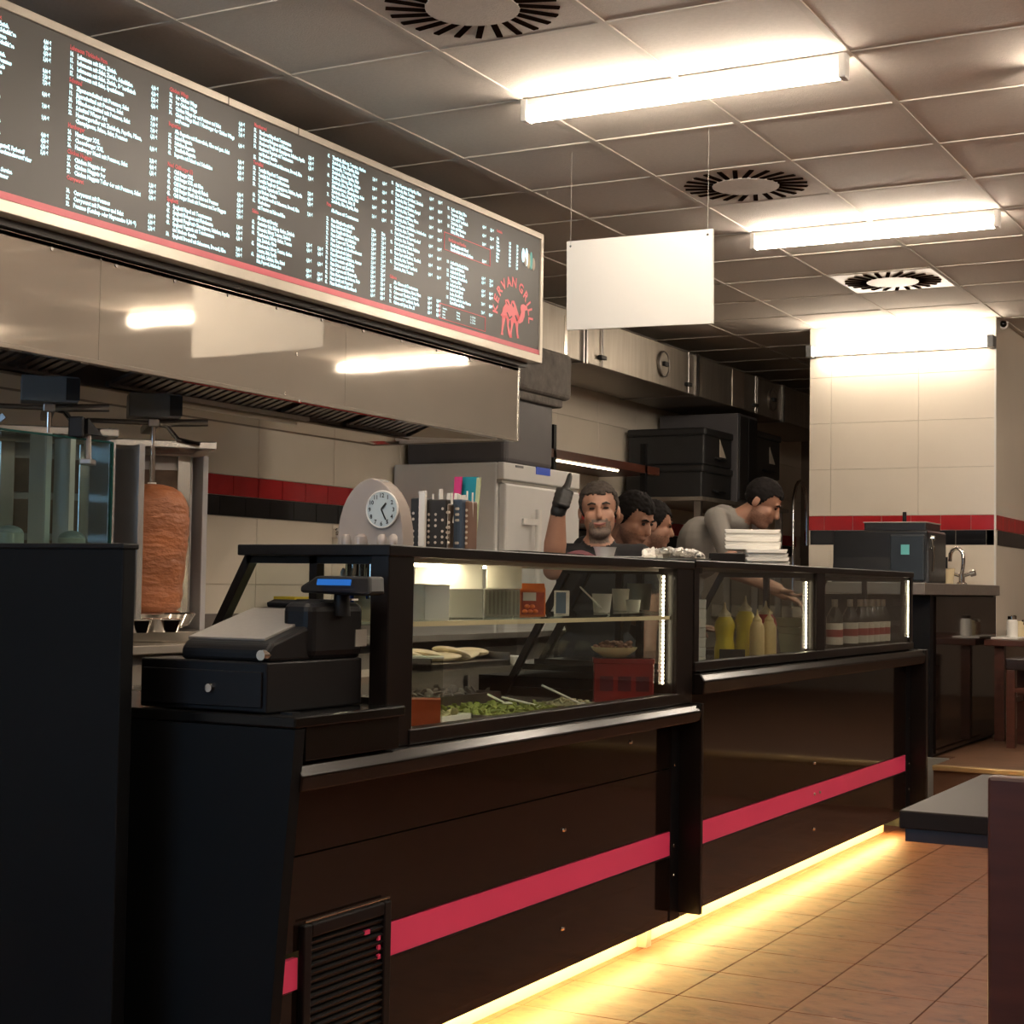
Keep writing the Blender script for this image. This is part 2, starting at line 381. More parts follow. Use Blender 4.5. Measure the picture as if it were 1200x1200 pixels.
for n, j in enumerate(range(-4, 16)):
    loc = (0, OY + j * GT, ZC)
    if n == 0: rb.location = loc
    else: piece(rb, ceiling, loc)

wall_left = struct(box(XW - 0.1, XW, YN, YEND, 0, ZC).build('wall_left', 'grout'))
wall_right = struct(box(XR, XR + 0.1, YN, YEND, 0, ZC).build('wall_right', 'plaster'))
wall_back = struct(box(XW, XR, YEND, YEND + 0.1, 0, ZC).build('wall_back', 'plaster'))
wf = MB().box(XW, -4.8, YN - .1, YN, 0, ZC).box(-2.4, XR, YN - .1, YN, 0, ZC).box(-4.8, -2.4, YN - .1, YN, 0, 0.3).box(-4.8, -2.4, YN - .1, YN, 2.7, ZC)
wall_front = struct(wf.build('wall_front', 'plaster'))
win = thing('window_front_offscreen', (-3.6, YN - .05, .3), 'wide shop window behind the diner', 'window')
del win['label'], win['category']; struct(win)
fr = MB()
for x in (-4.8, -3.63, -2.46): fr.box(x, x + .06, YN - .09, YN - .02, .3, 2.7)
fr.box(-4.8, -2.4, YN - .09, YN - .02, .3, .36).box(-4.8, -2.4, YN - .09, YN - .02, 2.64, 2.7).build('window_frame', 'wood_dark', win)
for x in (-4.74, -3.57): box(x, x + 1.11, YN - .06, YN - .05, .36, 2.64).build('pane', 'glass', win)

# wall tiles on the kitchen wall
Z_RED = 1.692; TR = 0.2
def tile_src(w_, h_, name, m, parent, axis):
    if axis == 'x': b = MB().box(0, .007, .0015, w_ - .0015, .0015, h_ - .0015)
    else: b = MB().box(.0015, w_ - .0015, -.007, 0, .0015, h_ - .0015)
    return b.build(name, m, parent, bev=.0015, seg=1)
def tiles(srcob, parent, locs):
    for n, l in enumerate(locs):
        if n == 0: srcob.location = Vector(l) - W[parent.as_pointer()]
        else: piece(srcob, parent, l)
def yrange(a, b, st):
    o = []; v = a
    while v < b - st * .3: o.append(v); v += st
    return o
ys = yrange(6.564 * .985 - 4 * TR, 14.8, TR)
tiles(tile_src(TR, .1, 'red_tile', 'tile_red', wall_left, 'x'), wall_left, [(XW, y, Z_RED - .1) for y in ys])
tiles(tile_src(TR, .1, 'black_tile', 'tile_black', wall_left, 'x'), wall_left, [(XW, y - .1, Z_RED - .2) for y in ys])
big = [(XW, y, z) for z in (Z_RED - .2 - .66, Z_RED - .2 - .33, Z_RED, Z_RED + .33, Z_RED + .66) for y in yrange(4.479, 14.8, .66)]
tiles(tile_src(.66, .33, 'wall_tile', 'tile_white', wall_left, 'x'), wall_left, big)

# pillar with tiled front
pillar = struct(box(XP0, XP1, YP + .007, YP + 1.9, 0, ZC).build('wall_pillar', 'tile_white'))
xs_r = [-3.39 - .2 + TR * k for k in range(0, 8)]
def clip_tiles(name, m, z0, z1, xs, wd):
    for x in xs:
        a = max(x, XP0); b = min(x + wd, XP1)
        if b - a > .012: MB().box(a + .0015, b - .0015, YP, YP + .007, z0 + .0015, z1 - .0015).build(name, m, pillar, bev=.0012, seg=1)
clip_tiles('red_tile', 'tile_red', Z_RED - .1, Z_RED, xs_r, TR)
clip_tiles('black_tile', 'tile_black', Z_RED - .2, Z_RED - .1, [x - .1 for x in xs_r] + [-2.09 - .2], TR)
for z in (Z_RED - .84, Z_RED - .52): clip_tiles('wall_tile', 'tile_white', z, z + .32, [-3.95, -3.345, -2.74], .605)
for z in (Z_RED, Z_RED + .32, Z_RED + .64): clip_tiles('wall_tile', 'tile_white', z, z + .32, [-3.95, -3.345, -2.74], .605)
clip_tiles('wall_tile', 'tile_white', Z_RED + .96, ZC, [-3.95, -3.345, -2.74], .605)
box(XP0, XP1, YP + .006, YP + .008, .2, ZC).build('grout_bed', 'grout', pillar)
box(XP1 - .004, XP1 + .008, YP - .004, YP + .012, .25, ZC).build('corner_trim', 'white_metal', pillar)
for k in range(8):
    y = YP + .03 + k * TR
    box(XP1, XP1 + .006, y + .0015, y + TR - .0015, Z_RED - .0985, Z_RED - .0015).build('red_tile', 'tile_red', pillar)
    box(XP1, XP1 + .006, y + .0515, y + TR + .0485, Z_RED - .1985, Z_RED - .1015).build('black_tile', 'tile_black', pillar)

# raised floor behind a single step
plat = struct(MB().box(-2.12, XR, 8.73, YEND, 0, .24).box(XW, -2.12, 9.35, YEND, 0, .24).build('floor_platform', 'step_wood'))
step = struct(box(-2.12, XR, 8.70, 8.76, .225, .252).build('trim_1', 'brass', bev=.004))
for k in range(14):
    box(-2.12 + .003, XR, 8.765 + k * .15, 8.912 + k * .15, .24, .25).build('floor_board', 'step_wood', plat)

# ================================================================ LAMPS, VENTS, SIGN
def lamp(x0, y, label, z=ZC - .006, L=1.25, name='ceiling_lamp'):
    t = thing(name, (x0 + L / 2, y, z), label, 'lamp', 'fluorescent ceiling lamps')
    MB().box(x0, x0 + L, y - .022, y + .022, z - .026, z).build('batten', 'white_metal', t, bev=.003)
    MB().tube([(x0 + .03, y, z - .055), (x0 + L - .03, y, z - .055)], .030, 16).build('tube', 'tube', t, smooth=True)
    for x in (x0 + .015, x0 + L - .015): box(x - .013, x + .013, y - .028, y + .028, z - .085, z).build('end_cap', 'white_metal', t, bev=.004)
    return t
lx = OX - 5 * GT
lamp(lx, OY, 'bare fluorescent tube lamp on the ceiling closest to the first round vent')
lamp(lx, OY + 4 * GT, 'bare fluorescent tube lamp between the second and third round ceiling vents')
lamp(-1.06, OY + .7 * GT, 'fluorescent tube lamp over the dining side of the room', name='ceiling_lamp_offscreen')
for q, (i, j) in enumerate(((-5, -4), (-5, -8), (-2, -3), (-2, -7), (2, 1), (2, -3), (2, -8), (-2, 5), (2, 5), (-2, 9))):
    lamp(OX + i * GT, OY + j * GT, 'fluorescent tube lamp on the ceiling over the dining tables', name='ceiling_lamp_offscreen')
# wall lamp on the pillar front
t = thing('wall_lamp', (-2.86, YP - .03, 2.83), 'fluorescent tube lamp mounted high on the tiled pillar', 'lamp')
box(-3.46, -2.26, YP - .045, YP, 2.80, 2.86).build('batten', 'white_metal', t, bev=.003)
MB().tube([(-3.43, YP - .075, 2.83), (-2.29, YP - .075, 2.83)], .030, 16).build('tube', 'tube_wall', t, smooth=True)
for x in (-3.475, -2.245): box(x - .02, x + .02, YP - .11, YP, 2.79, 2.87).build('end_cap', 'grey_box', t, bev=.004)

def vent(i, j, label, m):
    x0 = OX + i * GT; y0 = OY + j * GT; cx = x0 + GT / 2; cy = y0 + GT / 2
    t = thing('ceiling_vent', (cx, cy, ZC), label, 'vent', 'round ceiling vents')
    box(x0 + .012, x0 + GT - .012, y0 + .012, y0 + GT - .012, ZC - .003, ZC + .01).build('plate', m, t)
    MB().lathe([(.15, -.010), (.152, -.004), (.15, -.002)], (cx, cy, ZC), 40).build('centre_disc', m, t, smooth=True)
    for k in range(24):
        a = 2 * PI * (k + .5) / 24; d = Vector((math.cos(a), math.sin(a), 0)); s_ = Vector((-d.y, d.x, 0))
        c = Vector((cx, cy, ZC - .005)) + d * .21
        dd = (d * .98 + s_ * .2).normalized()
        MB().bar(c - dd * .068, c + dd * .068, .021, .006).build('slot', 'slot', t)
vent(-5, -2, 'round slotted ceiling vent, the one beside the lamp over the menu board', 'ceil')
vent(-5, 2, 'round slotted ceiling vent behind the hanging thread of the blank white sign', 'ceil')
vent(-5, 6, 'round slotted ceiling vent in front of the tiled pillar', 'white_metal')

# security camera on the pillar side
t = thing('security_camera', at_x(1175, 380, XP1 + .01), 'small dome security camera on the grey pillar side under the ceiling', 'camera')
p = W[t.as_pointer()]
cd_ = Vector((.5, -.86, 0))
MB().cyl(p - cd_ * .02, p + cd_ * .015, .036, .034, 20).build('ring', 'white', t, smooth=True)
MB().ell(p + cd_ * .012, (.024, .024, .024)).build('dome', 'blackgloss', t, smooth=True)

# blank hanging sign
t = thing('hanging_sign', (-2.66, 5.97, 2.24), 'blank white panel hanging from the ceiling on two threads', 'sign')
a = at_y(664, 387, 6.02); b = at_y(835, 379, 5.93); a1 = at_y(664, 283, 6.02); b1 = at_y(835, 268, 5.93)
nrm = (b - a).cross(Vector((0, 0, 1))).normalized()
pl = MB().prism([a, b, b1, a1], nrm * -.012).build('panel', 'signboard', t, bev=.001, seg=1)
for q in (a1.lerp(b1, .03), a1.lerp(b1, .97)):
    e = Vector((q.x, q.y, ZC - .004)); MB().tube([q + Vector((0, 0, -.02)), e], .0008, 6).build('thread', 'thread', t)
    MB().cyl(q + Vector((0, 0, -.022)) + nrm * .002, q + Vector((0, 0, -.022)) - nrm * .014, .005, n=8).build('hook', 'chrome', t)

# ================================================================ HOOD, DUCT, MENU BOARD
XH = -3.62; HB = 1.865; HY1 = 6.765; HY0 = 2.4
hood = thing('extractor_hood', (-4.0, 4.8, HB), 'long stainless steel extractor hood above the grill line', 'hood')
for (ya, yb) in ((HY0, 3.9), (3.9, 5.3), (5.3, HY1)):
    MB().box(XH - .004, XH, ya + .001, yb - .001, HB, 2.215).build('front_panel', 'steel', hood)
box(XH - .03, XH + .002, HY0, HY1, HB - .004, HB + .012).build('front_lip', 'steel', hood, bev=.002, seg=1)
MB().prism([(XH, HY1, HB), (-4.44, HY1, HB), (-4.44, HY1, 2.215), (XH, HY1, 2.215)], (0, -.006, 0)).build('end_panel', 'steel', hood)
box(XH - .006, XH + .004, HY1 - .012, HY1 + .004, HB, 2.215).build('corner_strip', 'galv_bright', hood, bev=.002, seg=1)
box(-4.44, -4.12, HY0, HY1 - .18, HB + .004, HB + .012).build('grease_trough', 'steel', hood)
box(-4.445, -4.437, HY0, HY1, HB, 2.215).build('back_panel', 'steel', hood)
box(-4.44, XH, HY0, HY1, 2.20, 2.213).build('inner_top', 'steel_dark', hood)
MB().prism([(-4.12, HY1 - .18, 1.885), (-4.44, HY1 - .18, 1.875), (-4.44, HY1 - .02, 1.869), (-3.68, HY1 - .02, 1.869), (-3.68, HY1 - .18, 2.06)], (0, 0, .004)).build('corner_gusset', 'steel', hood)
for (ya, yb) in ((2.45, 3.35), (3.4, 4.28), (4.5, 5.5), (5.55, 6.0), (6.05, 6.56)):
    fpar = MB()
    fpar.bar((-4.13, ya, 1.895), (-4.13, yb, 1.895), .02, .02).bar((-3.70, ya, 2.03), (-3.70, yb, 2.03), .02, .02)
    fp = fpar.build('filter_frame', 'steel_dark', hood)
    n = int((yb - ya) / .048)
    for k in range(n):
        y = ya + (k + .5) * (yb - ya) / n
        MB().bar((-4.125, y, 1.90), (-3.71, y, 2.03), .030, .012).build('filter_baffle', 'steel_dark', fp)
    box(-4.10, -3.70, ya, yb, 2.045, 2.05).build('filter_back', 'ink', hood)
box(-4.19, -4.11, 4.82, 5.75, 1.879, 1.895).build('drip_tray', 'white_metal', hood)
MB().tube([(-4.15, 4.87, 1.870), (-4.15, 5.70, 1.870)], .013, 12).build('drip_rail', 'white_metal', hood, smooth=True)
for k in range(13):                                  # rivets along the top of the face
    y = 3.1 + k * .29
    MB().cyl((XH, y, 2.195), (XH + .004, y, 2.195), .006, n=8).build('rivet', 'steel_dark', hood)
for (px_, py_) in ((347, 415), (333, 461), (350, 470)):
    p = at_x(px_, py_, XH); MB().cyl(p, p + Vector((.004, 0, 0)), .006, n=8).build('rivet', 'galv_bright', hood)

duct = thing('exhaust_duct', (-4.6, 10, 2.555), 'long galvanised exhaust duct running under the ceiling', 'duct')
segs = [6.8, 8.87, 10.72, 12.61, 14.4]
for a_, b_ in zip(segs[:-1], segs[1:]):
    box(-4.88, -4.30, a_ + .002, b_ - .002, 2.555, 2.843).build('duct_section', 'galv', duct, bev=.004, seg=1)
for y in segs[1:-1]:
    for d in (-.022, .022): box(-4.885, -4.285, y + d - .010, y + d + .010, 2.548, 2.850).build('flange', 'steel_dark', duct)
box(-4.303, -4.296, 11.445, 11.70, 2.56, 2.838).build('patch_sheet', 'galv_bright', duct)
box(-4.302, -4.294, 12.0, 12.015, 2.555, 2.84).build('seam', 'steel_dark', duct)
for y in (10.10, 12.33):
    MB().cyl((-4.30, y, 2.70), (-4.285, y, 2.70), .085, .085, 28).build('inspection_cover', 'galv', duct, smooth=True)
    MB().tube([Vector((-4.283, y + .085 * math.cos(2 * PI * k / 28), 2.70 + .085 * math.sin(2 * PI * k / 28))) for k in range(29)], .006, 6).build('cover_ring', 'steel_dark', duct)
    box(-4.285, -4.262, y - .035, y + .035, 2.685, 2.715).build('cover_handle', 'ink', duct, bev=.003)
for y in (9.12, 10.55, 11.93):
    box(-4.30, -4.27, y - .05, y + .03, 2.60, 2.625).build('damper_lever', 'ink', duct, bev=.003)
    MB().tube([(-4.29, y, 2.555), (-4.29, y, 2.84)], .006, 8).build('damper_rod', 'steel_dark', duct)
for y in (8.2, 8.6): box(-4.301, -4.297, y, y + .04, 2.57, 2.8).build('bracket', 'galv_bright', duct)
# vertical grey duct over the fridge
t = thing('vertical_duct', (-4.6, 8.15, 1.852), 'grey vertical duct with a rough wrapped collar above the fridge', 'duct')
box(-4.90, -4.25, 7.8, 8.38, 1.852, 2.24).build('duct_body', 'grey_duct', t, bev=.03, seg=3)
box(-4.90, -4.22, 7.76, 8.44, 2.22, 2.27).build('collar', 'concrete', t, bev=.012)
box(-4.90, -4.19, 7.70, 8.50, 2.268, 2.54).build('wrapped_head', 'concrete', t, bev=.03, seg=3)

# ---- menu board
XM = -3.55; BY0, BY1, BZ0, BZ1 = 3.08, 6.86, 2.245, 2.872
menu = thing('menu_board', (XM - .03, 5.0, BZ0), 'long black lit menu board with cyan white lettering and a pink camel logo', 'menu board')
box(XM - .05, XM - .004, BY0, BY1, BZ0 + .005, BZ1 - .005).build('panel', 'menu', menu)
box(XM - .055, XM + .004, BY0, BY1, BZ1 - .028, BZ1).build('frame_rail', 'menu_frame', menu, bev=.002, seg=1)
box(XM - .055, XM + .004, BY0, BY1, BZ0, BZ0 + .038).build('frame_rail', 'menu_frame', menu, bev=.002, seg=1)
for y in (BY0, BY1 - .026): box(XM - .055, XM + .0045, y, y + .026, BZ0, BZ1).build('frame_stile', 'menu_frame', menu, bev=.002, seg=1)
for y in (4.436, 4.852): box(XM + .0035, XM + .005, y - .002, y + .002, BZ1 - .028, BZ1).build('frame_joint', 'ink', menu)
box(XM - .006, XM - .001, BY0 + .026, BY1 - .026, BZ0 + .040, BZ0 + .062).build('pink_band', 'menu_pink', menu)
box(XM - .30, XM - .052, BY0 + .05, BY1 - .05, 2.222, 2.80).build('light_box', 'menu', menu)
TM = Matrix(((0, 0, 1, 0), (1, 0, 0, 0), (0, 1, 0, 0), (0, 0, 0, 1)))
PT = 0.0173; SZ = 0.0158
def column(y0, ztop, rows, price_y, zlast=2.336):
    """rows: ('h', text) header, ('t', text) plain, (number, text, price...) item"""
    PT = (ztop - zlast) / (len(rows) - 1); SZ = min(.0195, PT * 1.0)
    H = []; N = []; T = []; P1 = []; P2 = []
    for r in rows:
        h = n = t_ = a_ = b_ = ''
        if r[0] == 'h': h = r[1]
        elif r[0] == 't': t_ = r[1]
        elif r[0] == 'p': a_, b_ = r[1], r[2]
        else:
            n = r[0]; t_ = r[1]; a_ = r[2] if len(r) > 2 else ''; b_ = r[3] if len(r) > 3 else ''
        H.append(h); N.append(n); T.append(t_); P1.append(a_); P2.append(b_)
    for L, dy, nm, m in ((H, 0, 'heading_text', 'menu_red'), (N, 0, 'number_text', 'menu_text'), (T, .032, 'dish_text', 'menu_text'), (P1, price_y, 'price_text', 'menu_text'), (P2, price_y + .072, 'price_text', 'menu_text')):
        if not any(L): continue
        me = text_mesh('\n'.join(L), SZ, PT, offset=.0012 if m == 'menu_text' else .0009, res=1)
        xs = .66
        if nm == 'dish_text': xs = max(.58, min(.82, (price_y - .055) / max(v.co.x for v in me.vertices)))
        elif nm == 'heading_text': xs = .8
        me.transform(Matrix.Diagonal((xs, 1, 1, 1)))
        put_text(me, nm, m, menu, Matrix.Translation((XM - .0025, y0 + dy, ztop - SZ * .7)) @ TM)
E_ = ' €'
def cols():
    Z0 = 2.824
    column(3.20, Z0, [('h', 'Döner im Brot oder Fladenbrot'), (' 1.', 'Döner mit Salat, Sauce, Zwieb.', '4,00 €'), (' 2.', 'Döner mit Salat, Zwieb., Schafskäse', '4,50 €'), (' 3.', 'Döner mit Salat, Spezialsauce', '4,50 €'), (' 4.', 'Yufka mit Salat, Zwieb., Schafskäse', '5,00 €'), ('', ''),
        (' 5.', 'Dönerteller mit Salat, Zwieb.', '8,00 €'), (' 6.', 'Dönerteller mit Zwieb., Pommes', '7,50 €'), (' 7.', 'Dönerteller mit Zwieb., Reis', '7,50 €'), (' 8.', 'Dönerteller mit Schafskäse', ''), ('', 'mit Salat und Pommes', '8,00 €'), (' 9.', 'Dönerbox mit Schafskäse', ''), ('', '', '7,00 €'), ('', 'Salat, Dönerfleisch, Oliven', ''), ('', '', '9,00 €'), ('h', 'Falafel im Fladenbrot'), ('10.', 'Falafel mit Salat, Zwieb.', ''), ('11.', 'Falafel mit Salat, Schafskäse', '4,00 €'), ('12.', 'Falafel mit Spezialsauce', '4,50 €'), ('13.', 'Falafel mit Salat, Schafskäse', '4,50 €'), ('', '', '5,00 €'),
        ('t', 'Zusatzstoffe: Konservierungsstoff, Farbstoff'), ('t', 'mit Antioxidationsmittel, Geschmacksverstärker'), ('t', 'Allergene siehe Karte'), ('', ''), ('t', 'alle Preise in Euro, inklusive Service'), ('t', 'und gesetzlicher Mehrwertsteuer')], .355, 2.36)
    column(3.667, Z0, [('h', 'Lahmacun Türkische Pizza'), ('14.', 'Lahmacun mit Salat, Zwieb.', '4,00 €'), ('15.', 'Lahmacun mit Salat, Zwieb., Schafskäse', '4,50 €'), ('16.', 'Lahmacun mit Salat, Zwieb., Dönerfleisch', '5,50 €'), ('17.', 'Lahmacun mit Salat, Spezialsauce', '4,50 €'), ('h', 'Schnitzel'), ('18.', 'Zigeunerschnitzel mit Pommes, Salat', '7,00 €'), ('19.', 'Jägerschnitzel mit Pommes, Salat', '7,00 €'), ('20.', 'Hähnchenschnitzel mit Pommes, Salat', '7,00 €'), ('21.', 'Schnitzel Wiener Art', '6,50 €'), ('22.', 'Hamburgerteller mit Zwiebeln, Paprika, Pilzen,', ''), ('', 'Champignons, Sahne, Salat, Pommes', '8,00 €'), ('h', 'Hamburger'), ('24.', 'Hamburger XXL', '3,50 €'), ('25.', 'Cheeseburger XXL', '4,00 €'), ('26.', 'Hamburger Menü mit Pommes, Salat', '6,50 €'), ('h', 'Chicken Nuggets'), ('27.', 'Chicken Nuggets 6er', '3,50 €'), ('28.', 'Chicken Nuggets 9er', '4,50 €'), ('29.', 'Chicken Nuggets Teller 6er mit Pommes, Salat', '6,50 €'), ('h', 'Currywurst'), ('', ''), ('30.', 'Currywurst mit Pommes', '4,00 €'), ('31.', 'Currywurst mit Pommes und Salat', '5,00 €'), ('32.', 'Pommes (Ketchup oder Mayonnaise 0,30 €)', '2,50 €')], .375)
    column(4.132, Z0, [('h', 'Chicken Wings'), ('33.', '6er Chicken Wings', '4,00 €'), ('34.', '9er Chicken Wings', '5,00 €'), ('35.', 'Chicken Wings 6er mit Pommes und Salat', '7,00 €'), ('36.', 'Chicken Wings Menü 1 Hamburger 4er Chicken Wings', ''), ('', 'mit Pommes', '6,00 €'), ('h', 'Baguettes'), ('t', 'Alle Baguettes mit Remoulade, Käse und gem. Salat'), ('37.', 'Salami-Baguette', '4,00 €'), ('38.', 'Schinken-Baguette', '4,00 €'), ('39.', 'Thunfisch-Baguette', '4,50 €'), ('40.', 'Baguette mit Salami und Schafskäse', '4,50 €'), ('', ''), ('h', 'Neu! Chiliburger (1)'), ('41.', 'Chili Burger XXL', '4,00 €'), ('42.', 'Chili Burger XXL mit Käse', '4,50 €'), ('43.', 'Chili Burger mit doppelt Fleisch', '5,50 €'), ('44.', 'Chili Burger Menü mit Salat und Pommes', '6,50 €'), ('45.', 'Chili Burger Menü mit Pommes und 5er Nuggets', '7,50 €'), ('h', 'Spaghetti'), ('46.', 'Spaghetti Napoli mit Tomatensauce', '5,50 €'), ('47.', 'Spaghetti Bolognese mit Fleischsauce', '6,00 €'), ('48.', 'Spaghetti Funghi mit Champignons, Schinken, Paprika', '6,50 €'), ('49.', 'Spaghetti Vegetaria mit Tomatensauce', ''), ('', 'und frischem Gemüse', '7,00 €'), ('50.', 'Spaghetti Broccoli mit Sahnesauce, Broccoli, Käse', '7,00 €')], .372)
    column(4.592, Z0, [('h', 'Maccheroni'), ('51.', 'Maccheroni Napoli mit Tomatensauce', ''), ('52.', 'Maccheroni Bolognese mit Fleischsauce', '5,50 €'), ('53.', 'Maccheroni Funghi mit Champignons, Schinken, Paprika', '6,00 €'), ('54.', 'Maccheroni Vegetaria mit Tomatensauce', '6,50 €'), ('', 'und frischem Gemüse', ''), ('55.', 'Maccheroni Broccoli mit Sahnesauce, Broccoli, Käse', '7,00 €'), ('h', 'Tortellini'), ('56.', 'Tortellini Napoli mit Tomatensauce', ''), ('57.', 'Tortellini Bolognese mit Fleischsauce', '5,50 €'), ('58.', 'Tortellini Funghi mit Champignons, Schinken, Paprika', '6,00 €'), ('59.', 'Tortellini Vegetaria mit Tomatensauce', '6,50 €'), ('', 'und frischem Gemüse', ''), ('60.', 'Tortellini Broccoli mit Sahnesauce, Broccoli, Käse', '7,00 €'), ('61.', 'Überbackenes', ''), ('', 'mit Tomaten und Salat und Käse', ''), ('h', 'Salate'), ('t', 'Alle Salate mit Dressing'), ('62.', 'Gemischter Salat, Eisberg, Gurken, Zwiebeln', ''), ('63.', 'Hirtensalat, Eisberg, Tomaten, Zwiebeln', '3,50 €', '5,00 €'), ('64.', 'Thunfischsalat, Eisberg, Gurken, Tomaten', '4,00 €', '6,00 €'), ('', 'Mais, Zwiebeln, Oliven', ''), ('65.', 'Hähnchensalat, Eisberg, Tomaten, Gurken', '4,50 €', '6,50 €'), ('', 'Tomaten, Mais, Paprika', ''), ('66.', 'Salat Italia, Schinken, Käse, Salami', '4,50 €', '6,50 €'), ('', 'Mais, Peperoni, Artischocken', '4,50 €', '6,50 €')], .335)
    pz = ['Margherita mit Käse', 'Salami mit Salami', 'Funghi mit frischen Pilzen', 'Schinken mit Schinken', 'Tonno mit Thunfisch', 'Salsiccia mit Knoblauchwurst', 'Spinaci mit Spinat', 'Hawaii mit Schinken, Ananas', 'Prosciutto mit Pilzen']
    r = []
    for k, n in enumerate(('Thunfisch, Eisberg, Tomaten, Gurken', 'Mozzarella, Tomaten, Oliven', 'Krabben, Eisberg, Mais, Gurken', 'Hähnchenbrust, Champignons, Salat', 'Vier Jahreszeiten, Salat, Ei')):
        r += [('%d.' % (67 + k), n, ''), ('', 'Zwiebeln, Käse, Paprika, Mais', '5,00 €', '6,50 €')]
    r += [('h', 'Pizza'), ('t', 'Alle Pizzen mit Tomatensauce'), ('p', '28cm', '32cm')]
    for k, n in enumerate(pz): r.append(('%d.' % (72 + k), 'Pizza ' + n, '5,%d0 €' % (k % 5), '7,%d0 €' % (k % 5)))
    r += [('81.', 'Pizza Döner mit Zwiebeln', '5,50 €', '7,50 €'), ('82.', 'Pizza Caprese mit Mozzarella', '5,50 €', '7,50 €'), ('83.', 'Pizza Mexicana mit Bohnen, Mais', '6,00 €', '8,00 €'), ('84.', 'Pizza Sucuk mit Peperoni', '6,00 €', '8,00 €'), ('85.', 'Pizza Krabben mit Knoblauch', '6,50 €', '8,50 €')]
    column(5.052, Z0, r, .315)
    r = []
    for k, n in enumerate(('Pizza Vegetaria mit Paprika, Pilzen', 'Pizza Calabrese mit Salami, Zwiebeln', 'Pizza Roma mit Schinken, Spargel', 'Pizza Amore mit Pilzen, Oliven', 'Pizza Toscana mit Schinken, Artischocken', 'Pizza Diavolo mit Peperoni, scharf', 'Pizza Spezial mit Salami, Schinken', 'Pizza Capri mit Krabben, Thunfisch', 'Pizza Istanbul mit Dönerfleisch')):
        r += [('%d.' % (86 + k), n, '6,00 €', '8,00 €'), ('', 'Zwiebeln, Mais, Tomaten', '')]
    r += [('', ''), ('h', 'Calzone'), ('t', 'Alle Calzone mit Tomatensauce'), ('95.', 'Calzone mit Schinken, Salami, Pilzen', '6,00 €', '8,00 €'), ('96.', 'Calzone mit Thunfisch, Zwiebeln', '6,00 €', '8,00 €'), ('97.', 'Calzone mit Dönerfleisch, Paprika', '6,50 €', '8,50 €'), ('98.', 'Calzone mit Spinat, Käse, Ei', '6,50 €', '8,50 €')]
    column(5.507, Z0, r, .300)
    column(5.958, 2.816, [('99.', 'Rollo mit Salat, Käse', ''), ('', 'Tomaten, Gurken', '4,50 €', '5,50 €'), ('100', 'Rollo mit Dönerfleisch', ''), ('', 'Zwiebeln, Salat', '4,50 €', '5,50 €'), ('101', 'Rollo mit Hähnchen', ''), ('', 'Salat, Käse, Sauce', '5,00 €', '6,00 €'), ('', ''), ('h', '   Für Kinder und Familien'), ('t', 'Familienpizza mit Salami', '', ''), ('', 'Familienpizza mit zwei Belägen', '15,00 €'), ('', ''), ('', ''), ('110', 'Auflauf Nudel mit Sahne', ''), ('', 'Käse und Schinken', '6,00 €', '7,50 €'), ('111', 'Auflauf mit Broccoli', '6,00 €', '7,50 €'), ('112', 'Auflauf mit Hackfleisch', ''), ('', 'Tomaten, Käse', '6,50 €', '8,00 €'), ('113', 'Auflauf mit Gemüse', '6,50 €', '8,00 €'), ('114', 'Auflauf mit Spinat', ''), ('', 'Lachs, Knoblauch', '7,00 €', '8,50 €'), ('115', 'Auflauf nach Art des Hauses', ''), ('', 'Kartoffeln mit Käse', '7,00 €', '8,50 €')], .31, 2.408)
    column(6.40, 2.806, [('h', 'Getränke'), ('', ''), ] + [('Cola', '', '0,33', '1,50'), ('Fanta', '', '0,33', '1,50'), ('Sprite', '', '0,33', '1,50'), ('Wasser', '', '0,50', '1,80'), ('Ayran', '', '0,25', '1,20'), ('Eistee', '', '0,50', '2,00'), ('Bier', '', '0,33', '2,00')], .12, 2.667)
    me = text_mesh('Getränke\nImbiss\nSalate\nDöner', SZ * .8, PT * .75, .0003, xs=.8, res=1); put_text(me, 'note_text', 'menu_text', menu, Matrix.Translation((XM - .0025, 5.93, 2.362)) @ TM)
    me = text_mesh('Montag\nFreitag\nSamstag', SZ * .8, PT * .75, .0003, xs=.8, res=1); put_text(me, 'note_text', 'menu_text', menu, Matrix.Translation((XM - .0025, 6.05, 2.362)) @ TM)
    me = text_mesh('11 - 22 Uhr\n11 - 23 Uhr\n12 - 23 Uhr', SZ * .8, PT * .75, .0003, xs=.8, res=1); put_text(me, 'note_text', 'menu_text', menu, Matrix.Translation((XM - .0025, 6.17, 2.362)) @ TM)
cols()
def outline(y0, y1, z0, z1, nm):
    b = MB(); q = .003
    for (a_, b_, c_, d_) in ((y0, y1, z1 - q, z1), (y0, y1, z0, z0 + q), (y0, y0 + q, z0, z1), (y1 - q, y1, z0, z1)): b.box(XM - .004, XM - .002, a_, b_, c_, d_)
    b.build(nm, 'menu_red', menu)
outline(5.935, 6.345, 2.622, 2.70, 'offer_box'); outline(5.905, 6.31, 2.318, 2.385, 'hours_box')
